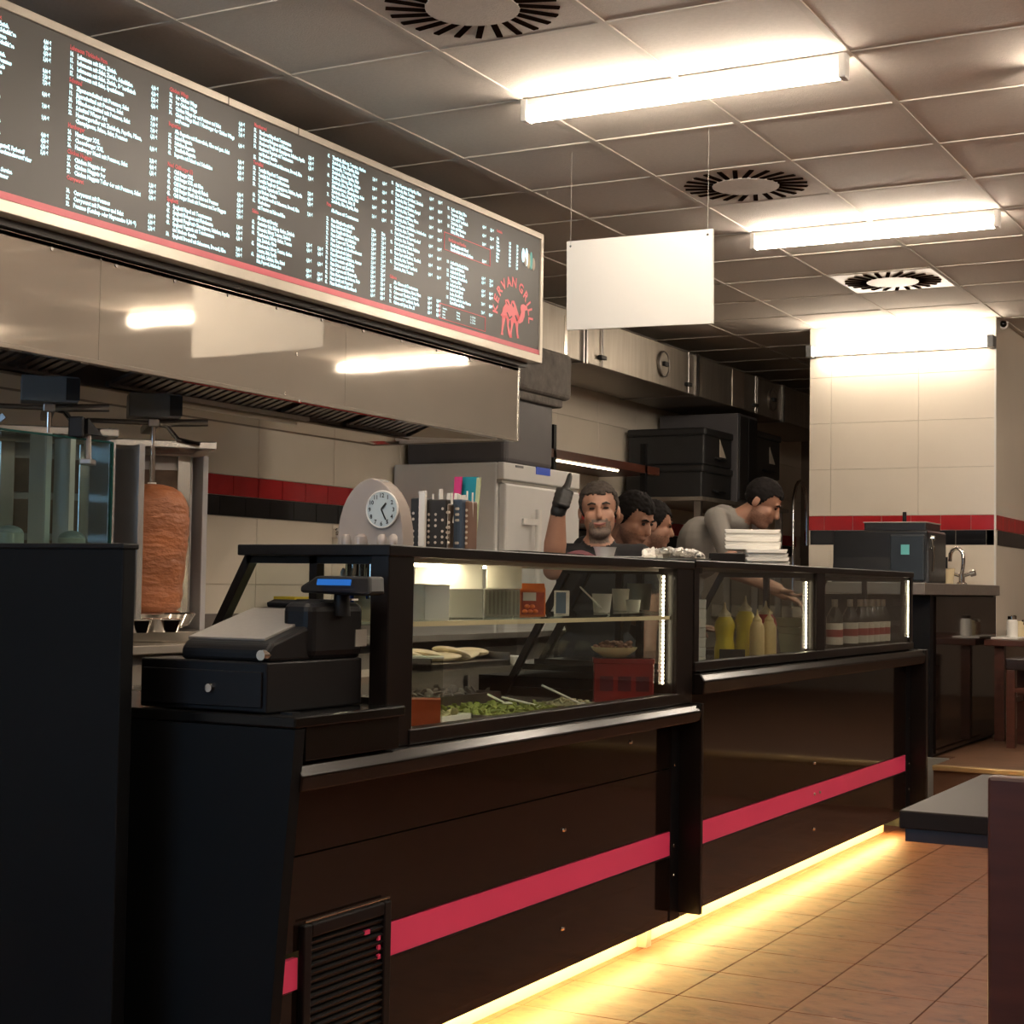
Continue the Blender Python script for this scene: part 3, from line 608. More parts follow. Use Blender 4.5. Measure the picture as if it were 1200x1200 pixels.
# pink camel, redrawn from its outline on the board
CAM = [[(240, 740), (250, 690), (275, 650), (270, 610), (300, 605), (313, 630), (318, 655), (332, 655), (335, 620), (360, 620), (380, 670), (400, 740), (415, 790), (400, 830), (370, 850), (340, 815), (300, 815), (275, 790), (245, 785), (225, 765)],
       [(398, 745), (415, 790), (430, 740), (425, 690), (432, 662), (455, 655), (490, 680), (497, 715), (470, 722), (466, 780), (447, 832), (415, 852), (392, 830)],
       [(240, 770), (278, 775), (262, 850), (248, 930), (252, 965), (228, 962), (235, 920), (240, 850)],
       [(285, 790), (314, 810), (306, 870), (324, 950), (343, 990), (318, 995), (302, 955), (290, 880)],
       [(325, 810), (365, 812), (346, 880), (336, 945), (338, 985), (318, 975), (322, 930), (330, 870)],
       [(370, 830), (405, 840), (398, 900), (402, 960), (412, 998), (390, 1000), (383, 940), (378, 890)]]
cm = MB()
for poly in CAM:
    pts = [at_x(560 + x / 8.567, 280 + y / 8.571, XM - .0045) for x, y in poly]
    cm.prism(pts, (.002, 0, 0))
cm.build('camel_logo', 'menu_logo', menu)
sad = MB()
for poly in ([(288, 740), (296, 735), (316, 790), (340, 770), (343, 782), (316, 808)], [(285, 625), (300, 640), (308, 668), (296, 652)], [(345, 640), (360, 665), (358, 690), (346, 668)], [(372, 770), (380, 765), (400, 815), (392, 830)]):
    sad.prism([at_x(560 + x / 8.567, 280 + y / 8.571, XM - .002) for x, y in poly], (.001, 0, 0))
sad.build('camel_saddle', 'menu', menu)
cy, cz, rr = 6.572, 2.432, .136
word = 'KERVAN GRILL'
adv = [0, 1.0, 2.0, 3.0, 4.0, 5.0, 5.6, 6.3, 7.35, 8.2, 8.95, 9.8]
for k, ch in enumerate(word):
    if ch == ' ': continue
    a = math.radians(178 - 176 * adv[k] / adv[-1])
    me = text_mesh(ch, .064, align='CENTER', offset=.0022, res=2)
    T_ = Matrix.Translation((XM - .002, cy + rr * 1.12 * math.cos(a), cz + rr * math.sin(a))) @ TM @ Matrix.Rotation(a - PI / 2, 4, 'Z')
    put_text(me, 'logo_letter', 'menu_logo', menu, T_)
for (dy, dz, m_, h_) in ((-.055, .012, 'menu_text', .055), (-.022, .008, 'menu_text', .07), (.0, -.005, 'cream', .06), (.026, .0, 'teal', .07), (.05, -.012, 'label_white', .05), (-.03, -.01, 'label_white', .04)):
    MB().ell((XM - .002, 6.717 + dy, 2.722 + dz), (.002, .016, h_ * .62)).build('badge_figure', m_, menu, smooth=True)

# ================================================================ SERVING COUNTER
XF, XL = -2.03, -1.95                          # front sheets and the ledge edge in front of them
def screw(x, y, z, parent, m='chrome'):
    MB().cyl((x - .002, y, z), (x + .004, y, z), .007, .005, 10).build('screw', m, parent, smooth=True)
def led_column(parent, x, y, z0, z1, double=False):
    s_ = box(x - .010, x + .002, y - .006, y + .008, z0, z1).build('led_strip', 'white', parent)
    n = int((z1 - z0) / .0125); b = MB()
    for k in range(n): b.ell((x + .003, y - .004, z0 + (k + .5) * (z1 - z0) / n), .0045, nu=8, nv=6)
    o = b.build('led_beads', 'led', s_, smooth=True); o['kind'] = 'stuff'
def case_end(parent, y, z0, z1, x_front=-2.0, m='frame', t=.02):
    MB().bar((-2.41, y, z1), (-2.41 - .21 * (z1 - z0) / .38, y, z0), t, .022).build('slanted_post', m, parent)
    MB().bar((-2.222, y, z0), (-2.222, y, z1), t, .022).build('end_post', m, parent)
    box(-2.42, x_front, y - t / 2, y + t / 2, z1 - .022, z1).build('end_top_rail', m, parent)
    box(-2.62, x_front, y - t / 2, y + t / 2, z0 - .01, z0 + .02).build('end_bottom_rail', m, parent)
    MB().prism([(-2.41, y - .003, z1 - .02), (x_front - .02, y - .003, z1 - .02), (x_front - .02, y - .003, z0 + .01), (-2.60, y - .003, z0 + .01)], (0, .006, 0)).build('end_glass', 'glass', parent)

c1 = thing('display_counter', (-2.4, 3.85, 0), 'black serving counter with lit salad display case, vent grille and cash desk', 'counter')
Y0, Y1 = 2.70, 4.95
MB().prism([(-2.86, Y0, .03), (-2.005, Y0, .03), (-1.996, Y0, .28), (-1.98, Y0, .5), (-1.955, Y0, .8), (-1.95, Y0, .872), (-2.86, Y0, .872)], (0, .035, 0)).build('end_panel', 'navy', c1)
box(-2.84, -2.10, Y0 + .06, Y1 - .01, .10, .76).build('cabinet_body', 'black', c1)
box(-2.80, -2.155, Y0 + .04, Y1, 0, .10).build('plinth', 'cream', c1)
box(-2.86, -1.948, Y0 - .002, 3.12, .874, .898).build('cash_desk_top', 'blackgloss', c1, bev=.004)
box(-2.05, -1.958, Y0 + .05, 3.11, .803, .874).build('cash_desk_apron', 'blackgloss', c1, bev=.002)
MB().prism([(-2.06, Y0 + .03, .735), (-1.955, Y0 + .03, .742), (-1.95, Y0 + .03, .775), (-1.965, Y0 + .03, .797), (-2.06, Y0 + .03, .803)], (0, Y1 - Y0 - .03, 0)).build('ledge', 'ledge', c1, bev=.004)
box(XF - .012, XF, Y0 + .036, Y1, .594, .738).build('upper_front_panel', 'panel', c1)
box(XF - .012, XF, Y0 + .036, Y1, .392, .590).build('middle_front_panel', 'panel', c1)
box(XF - .012, XF, Y0 + .036, Y1, .100, .308).build('lower_front_panel', 'panel', c1)
box(XF - .012, XF + .001, 3.185, 4.93, .312, .388).build('pink_band', 'pink', c1)
box(XF - .012, XF + .002, Y0 + .03, 2.835, .312, .378).build('pink_band', 'pink', c1)
box(XF - .008, XF + .003, 3.185, 4.93, .306, .312).build('band_trim', 'frame', c1)
box(XF - .004, XF + .004, 4.87, 4.95, .10, .738).build('front_stile', 'black', c1)
box(XF, XL, Y1 - .012, Y1 + .010, .118, .80).build('side_fin', 'frame', c1, bev=.003)
box(-2.17, -2.12, Y1 - .05, Y1 - .01, 0, .10).build('foot', 'greytub', c1)
for (y, z) in ((4.1, .49), (4.1, .215), (4.9, .60), (4.9, .34), (4.9, .245), (4.55, .70)): screw(XF + .002, y, z, c1)
# vent grille
gr = MB().box(XF, XF + .016, 2.838, 2.868, .04, .445).box(XF, XF + .016, 3.152, 3.182, .04, .445).box(XF, XF + .016, 2.868, 3.152, .415, .445).box(XF, XF + .016, 2.868, 3.152, .04, .06).build('vent_grille', 'black', c1, bev=.004)
for k in range(21):
    z = .075 + k * .0165
    MB().obox((XF + .006, 3.01, z), (.012, .285, .0075), Matrix.Rotation(.5, 3, 'Y')).build('louvre', 'black', gr)
box(XF - .01, XF - .006, 2.86, 3.16, .05, .43).build('grille_backing', 'ink', gr)
for (y, z) in ((3.135, .366), (3.135, .345), (3.135, .324), (3.08, .388), (3.09, .388)):
    box(XF + .008, XF + .0135, y - .005, y + .005, z - .005, z + .005).build('band_glimpse', 'pink', gr)  # pink dots added for the band showing through the louvres
MB().tube([(XF + .012, 2.845, .452), (XF + .012, 3.175, .452)], .003, 8).build('grille_top_trim', 'chrome', gr)
# LED light line under the front
box(-2.125, -2.10, Y0 + .1, Y1 - .03, .090, .098).build('light_rail', 'white', c1)
MB().tube([(-2.085, Y0 + .1, .086), (-2.085, Y1 - .03, .086)], .008, 8).build('light_line', 'ledyellow', c1, smooth=True)
# display case
box(-2.75, -2.04, 3.12, 4.95, .775, .80).build('case_deck', 'steel', c1)
box(-2.85, -2.62, 3.12, 4.95, .88, .90).build('rear_shelf', 'steel', c1)
box(-2.42, -1.985, 3.10, 4.955, 1.236, 1.262).build('case_top', 'frame', c1, bev=.003)
box(-2.04, -1.99, 3.105, 3.215, .80, 1.24).build('front_post', 'frame', c1, bev=.003)
box(-2.04, -1.99, 4.818, 4.955, .80, 1.24).build('front_post', 'frame', c1, bev=.003)
box(-2.03, -1.985, 3.2, 4.83, .80, .836).build('bottom_rail', 'frame', c1, bev=.003)
box(-2.004, -1.998, 3.215, 4.818, .836, 1.236).build('front_glass', 'glass', c1)
case_end(c1, 3.15, .89, 1.24, t=.03); case_end(c1, 4.88, .81, 1.24)
MB().prism([(-2.30, 3.2, 1.074), (-2.02, 3.2, 1.074), (-2.02, 4.83, 1.089), (-2.30, 4.83, 1.089)], (0, 0, .008)).build('glass_shelf', 'shelfglass', c1)
box(-2.022, -2.016, 3.2, 4.83, 1.072, 1.084).build('shelf_edge', 'cream', c1)
led_column(c1, -2.03, 4.795, .865, 1.215)
box(-2.30, -2.04, 3.26, 4.78, 1.226, 1.236).build('light_tray', 'white', c1)
box(-2.2, -2.17, 3.45, 3.95, 1.219, 1.226).build('case_light', 'caselight', c1)

c2 = thing('display_counter', (-2.4, 6.4, 0), 'black serving counter with two glass cases for sauces and bottles, far section', 'counter')
Y2 = 4.965; Y3 = 7.90
box(-2.80, -2.10, Y2, Y3 - .01, .10, .86).build('cabinet_body', 'black', c2)
box(-2.78, -2.155, Y2, Y3 - .02, 0, .10).build('plinth', 'cream', c2)
MB().prism([(-2.06, Y2, .82), (-1.955, Y2, .828), (-1.95, Y2, .870), (-1.965, Y2, .893), (-2.06, Y2, .90)], (0, Y3 - Y2, 0)).build('ledge', 'ledge', c2, bev=.004)
box(XF - .012, XF, Y2, Y3, .392, .825).build('upper_front_panel', 'panel', c2)
box(XF - .012, XF, Y2, Y3, .10, .308).build('lower_front_panel', 'panel', c2)
box(XF - .012, XF + .001, Y2, 7.80, .312, .388).build('pink_band', 'pink', c2)
box(XF - .008, XF + .003, Y2, 7.80, .306, .312).build('band_trim', 'frame', c2)
box(XF - .004, XF + .004, 7.80, Y3, .10, .825).build('front_stile', 'black', c2)
box(XF, XL, Y3 - .02, Y3 + .02, .10, .895).build('side_fin', 'frame', c2, bev=.003)
box(-2.86, XF, Y3 - .01, Y3 + .02, .03, .895).build('end_panel', 'black', c2)
for (y, z) in ((6.38, .475), (6.38, .21), (7.86, .56), (7.86, .34), (7.86, .22)): screw(XF + .002, y, z, c2)
for y in (6.38, 6.45): screw(XF + .002, y, .35, c2, 'cap')
box(-2.125, -2.10, Y2 + .03, Y3 - .05, .090, .098).build('light_rail', 'white', c2)
MB().tube([(-2.085, Y2 + .03, .086), (-2.085, Y3 - .05, .086)], .008, 8).build('light_line', 'ledyellow', c2, smooth=True)
box(-2.75, -2.04, Y2, Y3 - .05, .885, .905).build('case_deck', 'blackgloss', c2)
box(-2.42, -1.985, Y2, 7.78, 1.243, 1.268).build('case_top', 'frame', c2, bev=.003)
for (a_, b_) in ((Y2, 5.01), (6.275, 6.385), (7.735, 7.78)): box(-2.04, -1.99, a_, b_, .90, 1.245).build('front_post', 'frame', c2, bev=.003)
box(-2.03, -1.985, Y2, 7.78, .90, .932).build('bottom_rail', 'frame', c2, bev=.003)
box(-2.004, -1.998, 5.01, 6.275, .932, 1.243).build('front_glass', 'glass', c2)
box(-2.004, -1.998, 6.385, 7.735, .932, 1.243).build('front_glass', 'glass', c2)
case_end(c2, 5.05, .90, 1.245); case_end(c2, 6.33, .90, 1.245); case_end(c2, 7.76, .90, 1.245)
led_column(c2, -2.03, 6.255, .94, 1.21); led_column(c2, -2.005, 7.745, .955, 1.23)

# tall dark board in front of the grill line
pb = at_y(160, 642, 2.6)
t = thing('divider_board', (-3.3, 2.6, 0), 'tall blue black divider board standing at the end of the serving counter', 'divider')
box(-4.6, pb.x, 2.56, 2.60, .0, 1.241).build('board', 'navy', t, bev=.004)
box(-4.6, pb.x + .004, 2.555, 2.605, 1.236, 1.248).build('top_cap', 'black', t, bev=.003)

# ================================================================ CASH DESK
dr = thing('cash_till_box', (-2.25, 2.95, .898), 'black steel till box under the cash register', 'till box')
pA = at_y(167, 775, 2.72); pB = at_y(330, 790, 2.72)
x0 = pA.x; x1 = -2.035
box(x0, x1, 2.715, 3.07, .90, 1.005).build('drawer_case', 'black', dr, bev=.004)
box(x0 + .01, x1 - .01, 2.709, 2.716, .91, .985).build('drawer_front', 'black', dr, bev=.002)
q = at_y(246, 806, 2.707); MB().cyl((q.x, 2.712, q.z), (q.x, 2.700, q.z), .011, .009, 14).build('lock', 'chrome', dr, smooth=True)
for dx in (.05, .35):
    box(x0 + dx, x0 + dx + .03, 2.75, 2.78, .898, .901).build('rubber_foot', 'black', dr)
reg = thing('cash_register', (-2.2, 2.9, 1.005), 'black cash register with a grey key field and a blue lit customer display', 'cash register')
rx0, rx1 = at_y(213, 765, 2.74).x, -2.04
side = [(2.725, 1.005), (2.725, 1.03), (2.74, 1.045), (3.0, 1.115), (3.05, 1.115), (3.07, 1.09), (3.07, 1.005)]
MB().prism([(rx0 + .01, y, z) for y, z in side], (rx1 - rx0 - .01, 0, 0)).build('register_body', 'black', reg, bev=.008)
sl = Vector((0, .26, .07)).normalized()
kc = Vector(((rx0 + rx1) / 2 - .012, 2.865, 1.0795)); mt = Matrix((Vector((1, 0, 0)), sl, Vector((1, 0, 0)).cross(sl))).transposed()
kf = MB().obox(kc, (.205, .235, .008), mt).build('key_field', 'keys', reg, bev=.002)
MB().obox(kc + Vector((0, .135, .045)), (.14, .03, .012), mt).build('operator_display', 'black', reg, bev=.003)
box(rx0 + .10, rx1 - .05, 3.0, 3.06, 1.11, 1.135).build('printer_cover', 'black', reg, bev=.008)
box(rx0 + .22, rx0 + .26, 3.005, 3.03, 1.134, 1.138).build('receipt_slot', 'white', reg)
q = at_y(307, 768, 2.72); MB().cyl((q.x, 2.735, q.z), (q.x, 2.715, q.z), .013, .011, 14).build('key_switch', 'chrome', reg, smooth=True)
# side housing on the right with label
box(-2.11, -2.03, 2.86, 3.07, 1.005, 1.13).build('side_housing', 'black', reg, bev=.02, seg=3)
p0 = at_x(424, 747, -2.028); box(-2.031, -2.028, p0.y - .025, p0.y + .02, p0.z - .02, p0.z + .018).build('sticker', 'greytub', reg)
q = at_y(400, 725, 2.97); MB().cyl((q.x, 2.97, 1.10), (q.x, 2.97, 1.165), .02, .016, 14).build('display_stem', 'black', reg, smooth=True)
d0 = at_y(357, 712, 2.95); d1 = at_y(440, 690, 2.95)
MB().prism([(d0.x, 2.93, 1.15), (d1.x - .02, 2.93, 1.145), (d1.x, 2.93, 1.15), (d1.x - .015, 2.95, 1.188), (d0.x + .03, 2.95, 1.188), (d0.x, 2.93, 1.165)], (0, .06, 0)).build('customer_display', 'black', reg, bev=.006)
a_ = at_y(371, 701, 2.925); b_ = at_y(410, 697, 2.925); MB().obox(((a_.x + b_.x) / 2, 2.927, 1.174), (b_.x - a_.x, .004, .013), Matrix.Rotation(-.3, 3, 'X')).build('display_window', 'register_blue', reg)
kk = MB()
for k in range(11): kk.box(d0.x + .012 + k * .011, d0.x + .016 + k * .011, 2.926, 2.929, 1.158, 1.163)

# ================================================================ THINGS ON THE CASE TOPS
TOP1, TOP2 = 1.262, 1.268
# clock
q0 = at_y(403, 638, 3.3); q1 = at_y(480, 638, 3.3)
ck = thing('desk_clock', ((q0.x + q1.x) / 2, 3.3, TOP1), 'smoky acrylic arch shaped desk clock standing on the display case', 'clock')
cw = (q1.x - q0.x) / 2; cx = (q0.x + q1.x) / 2; hh = at_y(445, 561, 3.3).z - TOP1
uu = [0, .02, .06, .12, .2, .3, .42, .56, .72, .88, 1]
hw = [cw * (1 - (1 - u) ** 2.5) ** .58 for u in uu]
arch = [(cx - h_, 3.27, TOP1 + hh * (1 - u)) for h_, u in reversed(list(zip(hw, uu)))] + [(cx + h_, 3.27, TOP1 + hh * (1 - u)) for h_, u in list(zip(hw, uu))[1:]]
MB().prism(arch, (.0, .05, 0)).build('body', 'acrylic', ck, bev=.003)
dc = at_y(448, 597, 3.265)
MB().cyl((dc.x, 3.27, dc.z), (dc.x, 3.262, dc.z), .043, .042, 36).build('dial', 'dial', ck, smooth=True)
rim = [Vector((dc.x + .044 * math.cos(2 * PI * k / 36), 3.264, dc.z + .044 * math.sin(2 * PI * k / 36))) for k in range(37)]
MB().tube(rim, .0025, 6).build('bezel', 'white', ck, smooth=True)
TY = Matrix(((1, 0, 0, 0), (0, 0, -1, 0), (0, 1, 0, 0), (0, 0, 0, 1)))
for h in range(1, 13):
    a = PI / 2 - h * PI / 6
    me = text_mesh(str(h), .014, align='CENTER', offset=.0004)
    put_text(me, 'numeral', 'ink', ck, Matrix.Translation((dc.x + .034 * math.cos(a), 3.2612, dc.z + .034 * math.sin(a) - .005)) @ TY)
for (ang, L, wd, nm) in ((42, .020, .004, 'hour_hand'), (152, .028, .003, 'minute_hand')):
    a = math.radians(90 - ang); MB().bar((dc.x, 3.260, dc.z), (dc.x + L * math.cos(a), 3.260, dc.z + L * math.sin(a)), .0015, wd, up=(-math.sin(a), 0, math.cos(a))).build(nm, 'ink', ck)
for (ox_, rr_) in ((-.075, .014), (-.028, .020), (.04, .014), (.075, .013)):
    MB().lathe([(rr_ * .95, 0), (rr_, .012), (rr_ * .9, .024), (rr_ * .5, .03)], (cx + ox_ * .9, 3.272, TOP1), 16).build('base_bead', 'acrylic', ck, smooth=True)

def box_px(pxa, pya, pxb, pyb, y, depth):     # an upright box between two pixels on a y plane
    a = at_y(pxa, pya, y); b = at_y(pxb, pyb, y)
    return min(a.x, b.x), max(a.x, b.x), y, y + depth, min(a.z, b.z), max(a.z, b.z)
def vdist(p): return p.x * CF.x + p.y * CF.y + (p.z - HC) * CF.z
def vaxes(p, turn=0.0):                        # horizontal axes of a thing that faces the guest standing at the counter
    f = Vector((p.x, p.y, 0)).normalized(); f = Matrix.Rotation(turn, 3, 'Z') @ f
    return Vector((f.y, -f.x, 0)), f
def vbox(pa, pb_, pt, x, depth, z0, py=725, turn=0.0, taper=0.0):
    P = at_x((pa + pb_) / 2, py, x); d = vdist(P); w_ = (pb_ - pa) * d / FPX; z1 = at_x((pa + pb_) / 2, pt, x).z; r, f = vaxes(P, turn)
    P = Vector((P.x, P.y, z0)); h = Vector((0, 0, z1 - z0))
    a = P - r * w_ / 2; b = P + r * w_ / 2
    mb = MB(); e = f * depth; i = r * taper
    vs = [a + i, b - i, b - i + e, a + i + e, a + h, b + h, b + h + e, a + h + e]
    mb._add(vs, [(3, 2, 1, 0), (4, 5, 6, 7), (0, 1, 5, 4), (1, 2, 6, 5), (2, 3, 7, 6), (3, 0, 4, 7)])
    return mb, P, r, f, w_, z1
# perforated cutlery holders
def holder(pxa, pxb, pyt, y, m, label, forks):
    x0, x1, _, _, _, z1 = box_px(pxa, 638, pxb, pyt, y, .05)
    t = thing('cutlery_holder', ((x0 + x1) / 2, y + .025, TOP1), label, 'cutlery holder', 'perforated cutlery holders on the case')
    box(x0, x1, y, y + .05, TOP1, z1).build('cup', m, t, bev=.004)
    n = max(2, int((x1 - x0) / .017)); mm = 7
    for i in range(n):
        for k in range(mm):
            if random.random() < .18: continue
            xx = x0 + (i + .5) * (x1 - x0) / n; zz = TOP1 + .02 + k * (z1 - TOP1 - .03) / mm
            MB().cyl((xx, y + .001, zz), (xx, y - .001, zz), .0038, n=8).build('hole', 'label_white', t)
    for k in range(forks):
        xx = x0 + (k + .5) * (x1 - x0) / forks
        f_ = MB().bar((xx, y + .02 + .01 * (k % 2), z1 - .05), (xx + random.uniform(-.008, .008), y + .025, z1 + random.uniform(.012, .03)), .004, .012).build('fork', 'white', t)
holder(480, 496, 583, 3.62, 'holder_black', 'black perforated cutlery holder half hidden behind the desk clock', 1)
holder(498, 523, 585, 3.60, 'holder_black', 'black perforated cutlery holder beside the white fork bundle', 3)
holder(523, 527, 590, 3.60, 'chrome', 'narrow silver cutlery holder between the black and the blue one', 1)
holder(525, 541, 585, 3.64, 'holder_blue', 'slate blue perforated cutlery holder full of white plastic forks', 4)
holder(540, 549, 587, 3.66, 'holder_brown', 'brown perforated cutlery holder leaning on the teal card', 2)
x0, x1, a_, b_, z0, z1 = box_px(490, 640, 498, 575, 3.58, .01)
tag(box(x0, x1, a_, b_, TOP1, z1).build('fork_bundle', 'white', None, org=((x0 + x1) / 2, a_, TOP1)), 'upright white plastic fork bundle between two black holders', 'cutlery')
# coloured cards
for (pa, pb_, pt, y, m, lab) in ((527, 537, 558, 3.78, 'magenta', 'tall magenta card standing behind the blue cutlery holder'), (535, 556, 558, 3.80, 'tealcard', 'tall teal card standing behind the brown cutlery holder'), (553, 559, 559, 3.79, 'limecard', 'pale green card edge beside the teal card')):
    x0, x1, a_, b_, z0, z1 = box_px(pa, 640, pb_, pt, y, .006)
    o = MB().prism([(x0, y, TOP1), (x1 - .004, y, TOP1), (x1, y + .02, z1), (x0, y + .02, z1)], (0, .005, 0)).build('menu_card', m, None, org=((x0 + x1) / 2, y, TOP1)); tag(o, lab, 'card')
# low black riser under the cutlery
o = box(-2.25, -2.05, 3.85, 4.25, TOP1, TOP1 + .006).build('black_mat', 'black', None, org=(-2.15, 4.15, TOP1)); tag(o, 'thin black mat lying on the display case top', 'mat')
# maroon cloth
P = at_x(670, 645, -2.24); d = vdist(P); r, f = vaxes(P); nx, ny = 24, 8; cl = MB(); vs = []; fs = []
for j in range(ny + 1):
    for i in range(nx + 1):
        u = i / nx; v = j / ny
        q = P + r * (u - .5) * 66 * d / FPX + f * (v - .3) * .16
        vs.append((q.x, q.y, TOP1 + .003 + .020 * math.sin(PI * u) ** .7 * (.4 + .6 * math.sin(PI * v)) * (1 + .35 * math.sin(9 * u + 3 * v))))
for j in range(ny):
    for i in range(nx): k = j * (nx + 1) + i; fs.append((k, k + 1, k + nx + 2, k + nx + 1))
cl._add(vs, fs); o = cl.build('folded_cloth', 'cloth_red', None, org=(P.x, P.y, TOP1), smooth=True); tag(o, 'maroon cloth lying on the display case top', 'cloth')
# small white tub
p = at_x(709, 645, -2.16)
o = MB().lathe([(.026, 0), (.036, .036), (.038, .038), (.033, .038), (.025, .004)], (p.x, p.y, TOP1), 20).build('plastic_tub', 'white', None, org=(p.x, p.y, TOP1), smooth=True); tag(o, 'small white plastic tub beside the foil plate', 'tub')
# plate with foil parcels and napkins
P = at_x(779, 650, -2.20); d = vdist(P); r, f = vaxes(P); RX = 108 * d / FPX / 2; RF = .09
def onp(u, v, z): q = P + r * u * RX + f * v * RF; return Vector((q.x, q.y, TOP1 + z))
o = MB().lathe([(.3, 0), (.7, .002), (.98, .012), (1, .014), (.7, .007), (0, .006)], (0, 0, 0), 32)
o.v = [onp(v.x, v.y, .001 + v.z) for v in o.v]
pl = o.build('oval_plate', 'white', None, org=(P.x, P.y, TOP1), smooth=True); tag(pl, 'white oval plate holding foil wrapped pieces', 'plate')
random.seed(21)
for k in range(26):
    u = random.uniform(-.25, .86); v = random.uniform(-.7, .7); hgt = max(0, 1 - ((u - .2) / .75) ** 2) * (1 - v * v)
    c_ = onp(u, v, .016 + .030 * hgt)
    b = MB().ell(c_, (.013, .020, .010), Matrix.Rotation(random.uniform(0, 3), 3, 'Z') @ Matrix.Rotation(random.uniform(-.4, .4), 3, 'X'), 10, 7)
    b.v = [q + Vector((random.uniform(-.002, .002), random.uniform(-.002, .002), random.uniform(-.002, .002))) for q in b.v]
    tag(b.build('foil_parcel', 'foil', None, org=c_), 'small foil wrapped piece heaped on the white oval plate', 'foil parcel', 'foil parcels on the plate')
c_ = onp(-.28, 0, .022); nb = MB().ell(c_, (.035, .035, .022), None, 16, 10)
nb.v = [q + Vector((random.uniform(-.007, .007), random.uniform(-.007, .007), random.uniform(-.005, .014))) for q in nb.v]
tag(nb.build('paper_napkin', 'paper', None, org=c_), 'crumpled white paper napkin beside the foil parcels', 'napkin')
o = MB().prism([onp(-1.15, -.9, .016), onp(-.45, -.9, .016), onp(-.4, .5, .018), onp(-1.1, .5, .016)], (0, 0, .003)).build('paper_sheet', 'paper', None, org=onp(-.8, 0, .016)); tag(o, 'flat white paper sheet next to the small tub', 'paper')
# black tray and stack of foam trays
mb, P, r, f, w_, z1 = vbox(831, 873, 648, -2.12, .12, TOP2, py=655)
tag(mb.build('black_tray', 'frame', None, org=P, bev=.004), 'flat dark tray between the foil plate and the foam trays', 'tray')
zt = TOP2
for k in range(9):
    lo = k < 4
    pa, pb_ = ((876 - (k % 2) * 2, 926 - k) if lo else (849, 914 + (k % 2)))
    mb, P, r, f, w_, z1 = vbox(pa, pb_, 560, -2.115 if lo else -2.20, .21 if lo else .20, zt, py=655, turn=.05 if lo else -.03, taper=.006)
    top = zt + .0165
    mb.v = [Vector((q.x, q.y, min(q.z, top))) for q in mb.v]
    tag(mb.build('foam_tray', 'foam', None, org=P, bev=.003), ('white foam takeaway tray in the lower, shifted part of the stack' if lo else 'white foam takeaway tray in the upper, neat part of the stack'), 'foam tray', 'stacked foam trays on the case')
    zt = top - .0005

# ================================================================ THINGS INSIDE THE DISPLAY CASES
def span(pa, pb_, x, py=725):
    return at_x(pa, py, x).y, at_x(pb_, py, x).y
def ztop(px, py, x): return at_x(px, py, x).z
SH = 1.0835
def shelf_z(y): return 1.082 + .0092 * (y - 3.2)
def carton(name, pa, pb_, pt, x, dx, m, lab, cat, base=None, bev=.002, grp=None):
    y0, y1 = span(pa, pb_, x); z0 = base if base is not None else shelf_z(y1) + .0005; z1 = ztop((pa + pb_) / 2, pt, x)
    o = box(x - dx, x, y0, y1, z0, z1).build(name, m, None, org=(x - dx / 2, (y0 + y1) / 2, z0), bev=bev); tag(o, lab, cat, grp); return o, y0, y1, z0, z1
# white paper bags
def vthing(name, pa, pb_, pt, x, depth, m, lab, cat, z0=None, turn=0.0, taper=0.0, bev=.002, py=725, grp=None):
    yq = at_x((pa + pb_) / 2, py, x).y
    mb, P, r, f, w_, z1 = vbox(pa, pb_, pt, x, depth, z0 if z0 is not None else shelf_z(yq) + .0005, py, turn, taper)
    o = mb.build(name, m, None, org=P, bev=bev); tag(o, lab, cat, grp); return o, P, r, f, w_, z1
vthing('paper_bag', 482, 502, 684, -2.10, .02, 'paper', 'white paper bag leaning at the cash desk end of the glass shelf', 'paper bag')
vthing('folded_paper', 497, 527, 685, -2.06, .006, 'paper', 'folded paper sheet leaning on the white paper bag', 'paper', turn=.25)
_, P, r, f, w_, za = vthing('plastic_tub', 526, 566, 690, -2.10, .07, 'greytub', 'grey plastic tub in front of the wide white box', 'tub')
o, P, r, f, w_, za2 = vthing('ribbed_tub', 567, 609, 690, -2.10, .07, 'greytub', 'ribbed grey tub standing between plain tub and orange carton', 'tub')
for k in range(9):
    q = P + r * (-w_ / 2 + (k + .5) * w_ / 9) - f * .001
    MB().bar(q + Vector((0, 0, .006)), Vector((q.x, q.y, za2 - .006)), .004, .004).build('rib', 'cleartub', o)
vthing('wide_white_box', 485, 565, 653, -2.19, .06, 'paper', 'wide white box lit from above behind the grey tub', 'box')
vthing('white_carton', 569, 611, 661, -2.11, .06, 'paper', 'white carton standing on the ribbed grey tub', 'carton', z0=za2 + .0005)
# orange carton
mb, P, r, f, w_, z1 = vbox(608, 640, 692, -2.08, .06, shelf_z(4.0), turn=.30)
ob = thing('snack_carton', P, 'orange printed snack carton with a pale label on the glass shelf', 'carton')
mb.build('carton_body', 'orange', ob, bev=.002); zb = P.z; h_ = z1 - zb
a = P - r * w_ / 2; T_ = Vector((0, 0, h_))
MB().prism([a + T_, a + T_ + f * .06, a + T_ + f * .045 + Vector((0, 0, .02)), a + T_ + f * .015 + Vector((0, 0, .02))], r * w_).build('carton_top', 'orange', ob)
def face(u0, u1, v0, v1, off, m, nm):
    q = [a + r * w_ * u + Vector((0, 0, h_ * v)) - f * off for u, v in ((u0, v0), (u1, v0), (u1, v1), (u0, v1))]
    MB().prism(q, f * -.0006).build(nm, m, ob)
face(.06, .94, .05, .93, .0002, 'darkorange', 'carton_print'); face(.12, .62, .60, .92, .001, 'paper', 'pale_label')
